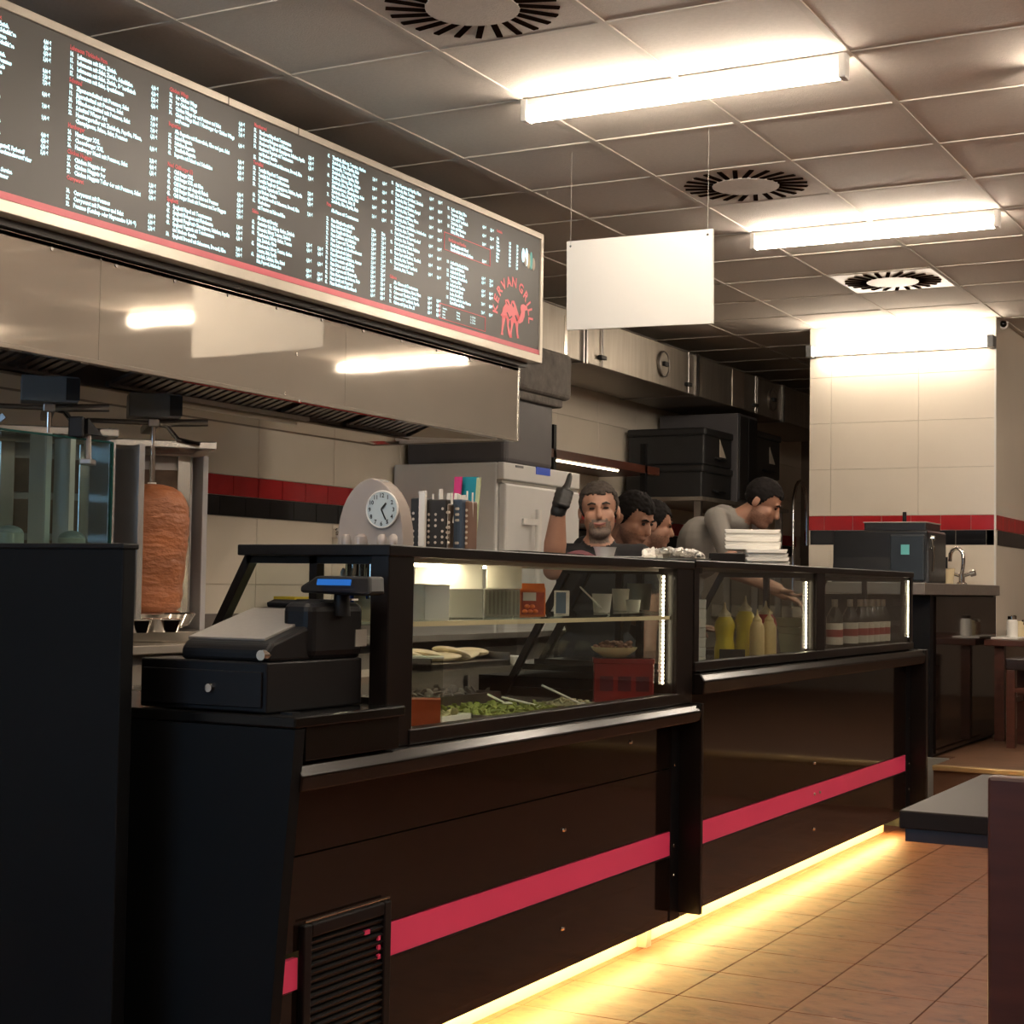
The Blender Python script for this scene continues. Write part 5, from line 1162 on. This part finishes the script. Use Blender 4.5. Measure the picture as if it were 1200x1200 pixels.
# rinsing sink with gooseneck tap
sk = thing('rinsing_sink', (-4.4, 13.0, .24), 'steel rinsing sink table with a tall gooseneck tap', 'sink')
box(-4.9, -3.95, 12.6, 13.8, .95, 1.05).build('sink_top', 'steel', sk, bev=.005)
for y in (12.65, 13.7):
    for x in (-4.85, -4.05): box(x, x + .04, y, y + .04, .24, .95).build('leg', 'steel_dark', sk)
a_ = at_x(920, 640, -4.2); c_ = at_x(943, 640, -4.2)
pts = [V(-4.2, a_.y + .2, 1.04), V(-4.2, a_.y + .2, 1.85)]
yc = (a_.y + .2 + c_.y + .05) / 2; rr_ = (c_.y + .05 - a_.y - .2) / 2
pts += [V(-4.2, yc - rr_ * math.cos(PI * k / 10), 1.85 + .22 * math.sin(PI * k / 10)) for k in range(1, 11)] + [V(-4.2, yc + rr_, 1.55)]
MB().tube(pts, .016, 10).build('gooseneck', 'chrome', sk, smooth=True)

# ================================================================ BAR BY THE PILLAR
br = thing('bar_counter', (-2.55, 10.0, .25), 'dark glossy bar counter with a stone top beside the pillar', 'counter')
box(-2.93, -2.24, 9.21, 10.83, .25, 1.158).build('body', 'black', br)
box(-2.24, -2.225, 9.22, 10.83, .262, 1.15).build('glossy_side_panel', 'panel', br)
box(-2.95, -2.20, 8.86, 10.83, 1.160, 1.226).build('stone_top', 'worktop', br, bev=.004)
box(-2.93, -2.24, 9.14, 9.209, .0, 1.158).build('end_panel', 'black', br)
box(-2.5, -2.13, 9.10, 9.14, .0, .25).build('plinth_panel', 'greytub', br)
cf = thing('coffee_machine', (-2.68, 9.8, 1.227), 'big black coffee machine on the bar top', 'coffee machine')
box(-2.985, -2.40, 9.72, 10.2, 1.228, 1.55).build('machine_body', 'espresso', cf, bev=.015, seg=3)
MB().prism([(-2.985, 9.70, 1.228), (-2.385, 9.70, 1.228), (-2.40, 9.74, 1.54), (-2.975, 9.74, 1.54)], (0, .04, 0)).build('front_shell', 'espresso', cf, bev=.006)
box(-2.62, -2.41, 9.685, 9.72, 1.24, 1.52).build('side_panel', 'espresso_side', cf, bev=.01)
box(-2.55, -2.50, 9.68, 9.69, 1.40, 1.46).build('badge', 'teal', cf)
box(-2.80, -2.42, 9.76, 10.12, 1.54, 1.598).build('bean_hopper', 'espresso', cf, bev=.008); box(-2.805, -2.415, 9.755, 10.125, 1.594, 1.602).build('hopper_lid', 'greytub', cf, bev=.003)
p = at_y(1060, 600, 9.85); MB().cyl((p.x, 9.85, 1.60), (p.x, 9.85, 1.665), .013, .012, 12).build('lid_knob', 'black', cf, smooth=True)
for z in (1.44, 1.50): MB().cyl((-2.40, 9.80, z), (-2.375, 9.80, z), .018, .016, 14).build('dial_knob', 'chrome', cf, smooth=True)
MB().tube([(-2.385, 9.76, 1.50), (-2.372, 9.76, 1.40), (-2.378, 9.76, 1.30)], .007, 8).build('steam_pipe', 'chrome', cf, smooth=True)
p = at_y(1109, 684, 10.32)
t = thing('drink_cup', (p.x, 10.32, 1.227), 'cream cup with a black straw between coffee machine and tap', 'cup')
MB().lathe([(.042, 0), (.052, .098), (.055, .10), (.048, .098)], (p.x, 10.32, 1.227), 20).build('cup', 'cream', t, smooth=True); MB().tube([V(p.x, 10.32, 1.30), V(p.x, 10.32, 1.40)], .008, 8).build('straw', 'black', t)
p = at_y(1127, 685, 10.45)
tp = thing('bar_tap', (p.x, 10.45, 1.227), 'chrome swan neck mixer tap on the bar top', 'tap')
MB().lathe([(.035, 0), (.032, .012), (.02, .02), (.02, .07)], (p.x, 10.45, 1.227), 18).build('base', 'chrome', tp, smooth=True)
pts = [V(p.x, 10.45, 1.27), V(p.x + .01, 10.45, 1.38)] + [V(p.x + .01 - .042 * (1 - math.cos(PI * k / 8)), 10.45, 1.40 + .06 * math.sin(PI * k / 8)) for k in range(1, 8)] + [V(p.x - .075, 10.45, 1.375)]
MB().tube(pts, .013, 12).build('swan_neck', 'chrome', tp, smooth=True)
for s_ in (-1, 1):
    MB().tube([V(p.x, 10.45, 1.28), V(p.x + s_ * .06, 10.45, 1.30)], .012, 10).build('valve', 'chrome', tp, smooth=True)
    MB().cyl((p.x + s_ * .055, 10.45, 1.298), (p.x + s_ * .085, 10.45, 1.306), .022, .022, 12).build('handle_knob', 'chrome', tp, smooth=True)

# dining table against the bar
zt_ = at_x(1185, 731, -2.1).z; TB = .885
tb = thing('dining_table', (-1.85, 11.2, .25), 'dark red wooden dining table beside the glossy bar panel', 'table')
box(-2.20, -1.35, 10.35, 11.9, TB - .04, TB).build('table_top', 'wood_red', tb, bev=.004)
for (x, y) in ((-2.15, 10.42), (-1.45, 10.42), (-2.15, 11.78), (-1.45, 11.78)): box(x, x + .06, y, y + .06, .25, TB - .04).build('leg', 'wood_red', tb)
tr = box(-2.19, -2.02, 10.5, 11.1, TB, TB + .012).build('condiment_tray', 'white', None, org=(-2.1, 10.8, TB), bev=.003); tag(tr, 'white condiment tray on the dining table by the bar', 'tray')
def shaker(x, y, r_, h_, m, cm_, lab):
    t = thing('condiment_jar', (x, y, TB + .012), lab, 'jar', 'condiment jars on the tray')
    MB().lathe([(r_, 0), (r_, h_ * .7), (r_ * .8, h_ * .8)], (x, y, TB + .0125), 16).build('jar', m, t, smooth=True)
    MB().lathe([(r_ * .82, h_ * .8), (r_ * .8, h_ * .95), (r_ * .5, h_)], (x, y, TB + .0125), 16).build('cap', cm_, t, smooth=True)
shaker(-2.08, 10.62, .035, .14, 'white', 'chrome', 'white salt jar with a chrome cap on the condiment tray')
shaker(-2.07, 10.78, .035, .10, 'cream', 'cream', 'short cream jar on the condiment tray')
shaker(-2.07, 10.95, .03, .11, 'holder_brown', 'chrome', 'brown pepper jar with a chrome cap on the condiment tray')
# stool at the table
zs_ = at_x(1185, 778, -1.80).z - .25; ys_ = at_x(1180, 778, -1.98).y
st_ = thing('wooden_stool', (-1.80, ys_ + .2, .25), 'dark wooden stool at the dining table by the bar', 'stool')
box(-1.99, -1.61, ys_, ys_ + .38, .25 + zs_ - .07, .25 + zs_).build('seat', 'wood_dark', st_, bev=.008)
for x in (-1.985, -1.665):
    for y in (ys_ + .005, ys_ + .325): box(x, x + .05, y, y + .05, .25, .25 + zs_ - .07).build('leg', 'wood_red', st_, bev=.003)
for x in (-1.98, -1.66): box(x + .01, x + .035, ys_ + .05, ys_ + .33, .25 + zs_ * .5, .25 + zs_ * .5 + .03).build('stretcher', 'wood_red', st_)
for y in (ys_ + .01, ys_ + .335): box(-1.94, -1.66, y, y + .025, .25 + zs_ * .62, .25 + zs_ * .62 + .03).build('stretcher', 'wood_red', st_)
# foreground table and chair
TT = .75
ft = thing('cafe_table', (-.42, 3.5, 0), 'dark square cafe table in front of the serving counter', 'table')
box(-.825, -.02, 3.125, 3.86, TT - .035, TT).build('table_top', 'table_top', ft, bev=.003)
box(-.815, -.03, 3.135, 3.85, TT - .06, TT - .035).build('apron', 'wood_dark', ft)
MB().cyl((-.42, 3.5, .03), (-.42, 3.5, TT - .06), .035, .035, 18).build('column', 'black', ft, smooth=True); MB().lathe([(.22, 0), (.22, .015), (.05, .035)], (-.42, 3.5, 0), 28).build('foot_disc', 'black', ft, smooth=True)
p = at_y(1160, 908, 2.62)
wc = thing('slab_chair', (p.x + .23, 2.75, 0), 'dark red brown wooden chair with a solid back at the cafe table', 'chair')
cx_ = p.x
box(cx_, cx_ + .46, 2.60, 2.635, .30, p.z).build('backrest', 'wood_red', wc, bev=.006)
for x in (cx_, cx_ + .415): box(x, x + .045, 2.60, 2.645, 0, .32).build('back_leg', 'wood_red', wc, bev=.003); box(x, x + .045, 2.98, 3.025, 0, .42).build('front_leg', 'wood_red', wc, bev=.003)
box(cx_, cx_ + .46, 2.635, 3.03, .41, .46).build('seat', 'wood_red', wc, bev=.008)

# ================================================================ PEOPLE
import numpy as np
from mathutils import noise
def frame(F, U):
    F = F.normalized(); Rr = F.cross(U).normalized(); U2 = Rr.cross(F).normalized()
    return Matrix((Rr, F, U2)).transposed(), Rr, F, U2
class Body:
    def __init__(s): s.mb = MB(); s.pr = []
    def cap(s, a, b, r0, r1, z):
        a = Vector(a); b = Vector(b); n = 3; d = b - a
        s.mb.ell(a, r0, None, 14, 9); s.mb.ell(b, r1, None, 14, 9)
        if d.length > 1e-4: s.mb.cyl(a, b, r0, r1, 14)
        s.pr.append((np.array(a), np.array(b), r0, r1, z))
    def ell(s, c, r, m, z):
        s.mb.ell(c, r, m, 18, 12); rm = sorted(r)[1]; c = Vector(c)
        ax = max(range(3), key=lambda i: r[i]); d = (m @ Vector([1 if i == ax else 0 for i in range(3)])) if m else Vector([1 if i == ax else 0 for i in range(3)])
        L = max(0, r[ax] - rm); s.pr.append((np.array(c - d * L), np.array(c + d * L), rm, rm, z))
def person(label, zones, parts_fn, org, head, extra):
    """head: (centre, face direction, up)"""
    B = Body(); parts_fn(B)
    hc, F, U = head; HM, Rr, F, U = frame(F, U)
    def h(x, y, z): return hc + HM @ Vector((x, y, z))
    E3 = HM
    B.ell(h(0, -.005, .035), (.083, .097, .090), E3, 'head'); B.ell(h(0, .026, -.045), (.069, .074, .084), E3, 'head')
    B.ell(h(0, .052, -.098), (.047, .044, .034), E3, 'head'); B.cap(h(0, .094, .008), h(0, .113, -.034), .009, .014, 'head')
    B.cap(h(-.030, .084, .022), h(.030, .084, .022), .013, .013, 'head'); B.ell(h(0, .093, -.068), (.026, .012, .013), E3, 'head')
    for q in (-1, 1):
        B.ell(h(q * .086, -.012, -.012), (.010, .020, .032), E3, 'head'); B.ell(h(q * .042, .066, -.03), (.022, .022, .026), E3, 'head')
    raw = B.mb.build('person_raw', 'skin'); mod = raw.modifiers.new('r', 'REMESH'); mod.mode = 'VOXEL'; mod.voxel_size = .0062
    sm = raw.modifiers.new('s', 'SMOOTH'); sm.factor = .5; sm.iterations = 3
    bpy.context.view_layer.update(); me = bpy.data.meshes.new_from_object(raw.evaluated_get(dg())); bpy.data.objects.remove(raw)
    names = list(zones.keys()); mats_ = []
    me.materials.clear()
    uniq = []
    for n in names + list(extra.get('mats', [])):
        m_ = zones.get(n, n)
        if m_ not in uniq: uniq.append(m_); me.materials.append(M[m_])
    n = len(me.polygons); co = np.empty(n * 3); me.polygons.foreach_get('center', co); co = co.reshape(-1, 3)
    best = np.full(n, 1e9); zi = np.zeros(n, int)
    for (a, b, r0, r1, z) in B.pr:
        d = b - a; L2 = max(d @ d, 1e-9); t = np.clip((co - a) @ d / L2, 0, 1)
        dist = np.linalg.norm(co - (a + t[:, None] * d), axis=1) - (r0 + (r1 - r0) * t)
        k = dist < best; best[k] = dist[k]; zi[k] = uniq.index(zones[z])
    hl = (co - np.array(hc)) @ np.array(HM)
    if 'beard' in extra:
        x, y, z = hl[:, 0], hl[:, 1], hl[:, 2]
        m1 = (z < -.082) & (z > -.15) & (y > .02) & (np.abs(x) < .05)
        m2 = (z < -.046) & (z > -.060) & (y > .06) & (np.abs(x) < .036)
        m3 = (np.abs(x) > .026) & (np.abs(x) < .048) & (z < -.055) & (z > -.1) & (y > .05)
        near = np.linalg.norm(hl, axis=1) < .19
        zi[(m1 | m2 | m3) & near] = uniq.index(extra['beard'])
    if 'stubble' in extra:
        x, y, z = hl[:, 0], hl[:, 1], hl[:, 2]
        zi[(z < -.05) & (z > -.14) & (y > -.02) & (np.linalg.norm(hl, axis=1) < .17)] = uniq.index(extra['stubble'])
    me.polygons.foreach_set('material_index', zi.astype(np.int32)); me.polygons.foreach_set('use_smooth', [True] * n)
    me.transform(Matrix.Translation(-Vector(org))); me.name = 'person'
    ob = bpy.data.objects.new('person', me); C.objects.link(ob); ob.location = org; W[ob.as_pointer()] = Vector(org)
    tag(ob, label, 'person')
    # hair
    hb = MB(); nu, nv = 80, 52; r_ = extra.get('hr', (.0895, .1035, .0975)); vs = {}; fs = []
    def hv(j, k):
        t_ = PI * j / nv; a = 2 * PI * k / nu
        p = Vector((r_[0] * math.sin(t_) * math.cos(a), r_[1] * math.sin(t_) * math.sin(a), r_[2] * math.cos(t_)))
        q_ = Vector((p.x, p.y, p.z)); g = 1 + .05 * noise.noise(q_ * 55 + Vector((3, 1, 7))) + .03 * noise.noise(q_ * 130); return Vector((p.x * g, p.y * g - .006, p.z * g + .036))
    vl = [[hv(j, k) for k in range(nu)] for j in range(nv + 1)]
    def keep(p):
        hl_ = extra.get('hairline', .062) + .009 * noise.noise(p * 70) + .010 * abs(p.x) / .08 * (1 if p.y > .05 else 0)
        lim = hl_ if p.y > .055 else (hl_ - (.055 - p.y) / .075 * (hl_ + .06) if p.y > -.02 else -.06)
        return p.z > lim
    V_ = []; idx = {}
    for j in range(nv):
        for k in range(nu):
            q = [vl[j][k], vl[j + 1][k], vl[j + 1][(k + 1) % nu], vl[j][(k + 1) % nu]]
            if keep(sum(q, Vector()) / 4):
                fs.append(tuple(range(len(V_), len(V_) + 4))); V_ += [h(*p) for p in q]
    hb._add(V_, fs); ho = hb.build('hair', extra['hair'], ob, smooth=True)
    bm = bmesh.new(); bm.from_mesh(ho.data); bmesh.ops.remove_doubles(bm, verts=bm.verts, dist=.0005); bmesh.ops.recalc_face_normals(bm, faces=bm.faces)
    bmesh.ops.solidify(bm, geom=list(bm.faces), thickness=.012); bm.to_mesh(ho.data); bm.free()
    for q in (-1, 1):
        MB().ell(h(q * .031, .0895, .003), (.013, .006, .005 if extra.get('squint') else .007), E3, 12, 8).build('eye', 'eye', ob, smooth=True)
        MB().tube([h(q * .014, .101, .021), h(q * .032, .099, .027), h(q * .050, .088, .020)], [.004, .005, .003], 8).build('eyebrow', extra['hair'], ob, smooth=True)
    if extra.get('smile'):
        MB().tube([h(x / 1000, .108 - abs(x) * .00028, -.070 + (x / 1000) ** 2 * 9) for x in (-28, -18, -8, 0, 8, 18, 28)], [.002, .004, .005, .005, .005, .004, .002], 8).build('smile', 'lips', ob, smooth=True)
    return ob

def legs(B, pel, Rr, F, floor_z=0.0):
    for q in (-1, 1):
        hip = pel + Rr * q * .09; kn = V(hip.x, hip.y, 0) + V(0, 0, floor_z + (pel.z - floor_z) * .53) + F * .02; an = V(hip.x, hip.y, floor_z + .08) - F * .02
        B.cap(hip, kn, .088, .062, 'legs'); B.cap(kn, an, .060, .042, 'legs'); B.cap(an + V(0, 0, -.035), an + F * .15 + V(0, 0, -.045), .042, .034, 'shoes')
def hand_relaxed(B, wr, d, side, z='hand'):
    d = d.normalized(); side = side.normalized(); nn = d.cross(side)
    pc = wr + d * .05
    m = Matrix((side, d, nn)).transposed(); B.ell(pc, (.040, .048, .016), m, z)
    for k in range(4):
        b0_ = pc + d * .04 + side * (-.028 + .019 * k); L = (.026, .030, .028, .022)[k]
        B.cap(b0_, b0_ + d * L + nn * .008, .0092, .0088, z); B.cap(b0_ + d * L + nn * .008, b0_ + d * L * 1.8 + nn * .026, .0088, .0078, z)
    th = pc - side * .034 - d * .015; B.cap(th, th - side * .022 + d * .025 + nn * .01, .011, .010, z); B.cap(th - side * .022 + d * .025 + nn * .01, th - side * .024 + d * .05 + nn * .018, .010, .009, z)

cdir = -CF.copy(); cdir.z = 0; cdir.normalize()
rdir = CR.copy(); rdir.z = 0; rdir.normalize()
# --- man giving a thumbs up
XA = -3.08
hc1 = at_x(702, 598, XA) ; F1 = V(-hc1.x, -hc1.y, 0).normalized(); R1 = F1.cross(V(0, 0, 1))
nb1 = hc1 + V(0, 0, -.10) - F1 * .02
def man1(B):
    ch = V(nb1.x, nb1.y, 1.20) - F1 * .01; pel = V(nb1.x, nb1.y, .90) - F1 * .02
    ZM, *_ = frame(F1, V(0, 0, 1))
    B.ell(pel, (.165, .115, .12), ZM, 'legs'); B.ell((ch + pel) / 2, (.155, .11, .16), ZM, 'shirt'); B.ell(ch, (.19, .125, .17), ZM, 'shirt')
    shR = nb1 + V(0, 0, -.105) + R1 * .185; shL = nb1 + V(0, 0, -.105) - R1 * .185
    B.cap(shR, shL, .058, .058, 'shirt'); B.cap(nb1 + V(0, 0, -.075) - F1 * .015, nb1 + V(0, 0, -.06), .085, .06, 'shirt')
    B.cap(nb1 + V(0, 0, -.08) + F1 * .012, hc1 + V(0, 0, -.04) - F1 * .015, .056, .056, 'head')
    el = at_x(648, 668, XA - .10); wr = at_x(654, 600, XA - .03)
    mid = shR.lerp(el, .55)
    B.cap(shR, mid, .060, .056, 'shirt'); B.cap(mid, el, .049, .044, 'skin'); B.cap(el, el.lerp(wr, .45), .045, .050, 'skin'); B.cap(el.lerp(wr, .45), wr, .050, .032, 'skin')
    # gloved fist with the thumb up
    up = (at_x(668, 557, XA) - at_x(661, 582, XA)).normalized(); pc = at_x(660, 583, XA - .02); tow = F1; sd = up.cross(tow).normalized()
    B.cap(wr, wr.lerp(pc, .35), .034, .034, 'hand'); m = Matrix((sd, tow, up)).transposed(); B.ell(pc, (.040, .034, .052), m, 'hand')
    for k in range(4):
        z = .032 - .023 * k; s0 = pc - sd * .030 + up * z + tow * .014; s1 = pc - sd * .006 + up * z + tow * .048; s2 = pc + sd * .030 + up * (z - .002) + tow * .042; s3 = pc + sd * .030 + up * (z - .002) + tow * .012
        B.cap(s0, s1, .0120, .0117, 'hand'); B.cap(s1, s2, .0117, .0112, 'hand'); B.cap(s2, s3, .0112, .0102, 'hand')
    t0 = pc + up * .034 - sd * .004; t1 = pc + up * .066 + sd * .004; t2 = at_x(668, 557, XA - .02)
    B.cap(t0, t1, .018, .0155, 'hand'); B.cap(t1, t2, .0155, .0125, 'hand')
    elL = shL + V(0, 0, -.27) - R1 * .04 + F1 * .03; wrL = elL + V(0, 0, -.22) + F1 * .10
    m2 = shL.lerp(elL, .55); B.cap(shL, m2, .060, .054, 'shirt'); B.cap(m2, elL, .048, .044, 'skin'); B.cap(elL, wrL, .043, .030, 'skin')
    hand_relaxed(B, wrL, V(0, 0, -1) + F1 * .2, F1, 'hand'); legs(B, pel, R1, F1)
person('smiling grey bearded man in black t-shirt and black glove giving a thumbs up', {'skin': 'skin', 'head': 'skin', 'shirt': 'shirt_black', 'hand': 'glove', 'legs': 'trousers', 'shoes': 'black'}, man1, (hc1.x, hc1.y, 0), (hc1, F1 + V(0, 0, .02), V(0, 0, 1) + R1 * .06), {'mats': ['beard_grey'], 'beard': 'beard_grey', 'hair': 'hair_grey', 'smile': True, 'squint': True, 'hairline': .066})
# --- generic worker, looking down at the work
def worker(label, hc, F, zones, extra, lean, shirt_low=0.0, arms=None, fz=0.0):
    Fh = V(F.x, F.y, 0).normalized(); Rr = Fh.cross(V(0, 0, 1)); nb = hc - Fh * .035 + V(0, 0, -.12)
    def fn(B):
        sh = nb - Fh * (.05 + lean * .17) + V(0, 0, -.075 + lean * .13); ch = sh - Fh * lean * .16 + V(0, 0, -.15); pel = sh - Fh * lean * .42 + V(0, 0, -.50)
        ZM, *_ = frame(Fh, (sh - pel).normalized())
        B.ell(pel, (.165, .12, .12), ZM, 'legs'); B.ell((ch + pel) / 2, (.155, .115, .17), ZM, 'shirt'); B.ell(ch, (.19, .13, .17), ZM, 'shirt')
        shR = sh + Rr * .18; shL = sh - Rr * .18; B.cap(shR, shL, .062, .062, 'shirt'); B.cap(sh + V(0, 0, .0), sh.lerp(nb, .5), .085, .064, 'shirt')
        B.cap(sh.lerp(nb, .35), hc - Fh * .02 + V(0, 0, -.03), .056, .055, 'head')
        for q, s0 in ((1, shR), (-1, shL)):
            tgt = arms[0 if q == 1 else 1] if arms else sh + Fh * .32 + Rr * q * .12 + V(0, 0, -.34)
            el = (s0 + tgt) / 2 + V(0, 0, -.10) - Fh * .05 + Rr * q * .05
            m2 = s0.lerp(el, .6); B.cap(s0, m2, .062, .056, 'shirt'); B.cap(m2, el, .047, .043, 'skin'); B.cap(el, tgt, .043, .030, 'skin')
            hand_relaxed(B, tgt, (tgt - el), Rr * -q, 'hand')
        legs(B, pel, Rr, Fh, fz)
    return person(label, zones, fn, (hc.x, hc.y, fz), (hc, F, V(0, 0, 1)), extra)
Zb = {'skin': 'skin_dark', 'head': 'skin_dark', 'shirt': 'shirt_black', 'hand': 'skin_dark', 'legs': 'trousers', 'shoes': 'black'}
hc2 = at_x(742, 607, -3.12)
worker('dark haired man in black bending his head down beside the smiling man', hc2, rdir * .75 + cdir * .65 + V(0, 0, -.42), Zb, {'mats': ['stubble'], 'stubble': 'stubble', 'hair': 'hair', 'hairline': .052}, .35)
hc3 = at_x(764, 615, -3.30)
worker('man half hidden behind the dark haired man, only ear and cheek showing', hc3, rdir * .95 - cdir * .15 + V(0, 0, -.15), Zb, {'mats': ['stubble'], 'stubble': 'stubble', 'hair': 'hair', 'hairline': .055}, .2)
hc4 = at_x(893, 588, -2.92)
Zg = dict(Zb); Zg['shirt'] = 'shirt_grey'
worker('man in a grey t-shirt bending over his work next to the foam trays', hc4, rdir * .90 + cdir * .32 + V(0, 0, -.55), Zg, {'mats': ['stubble'], 'stubble': 'stubble', 'hair': 'hair', 'hairline': .060}, .75,
       arms=(at_x(912, 690, -2.72), at_x(920, 697, -2.88)))
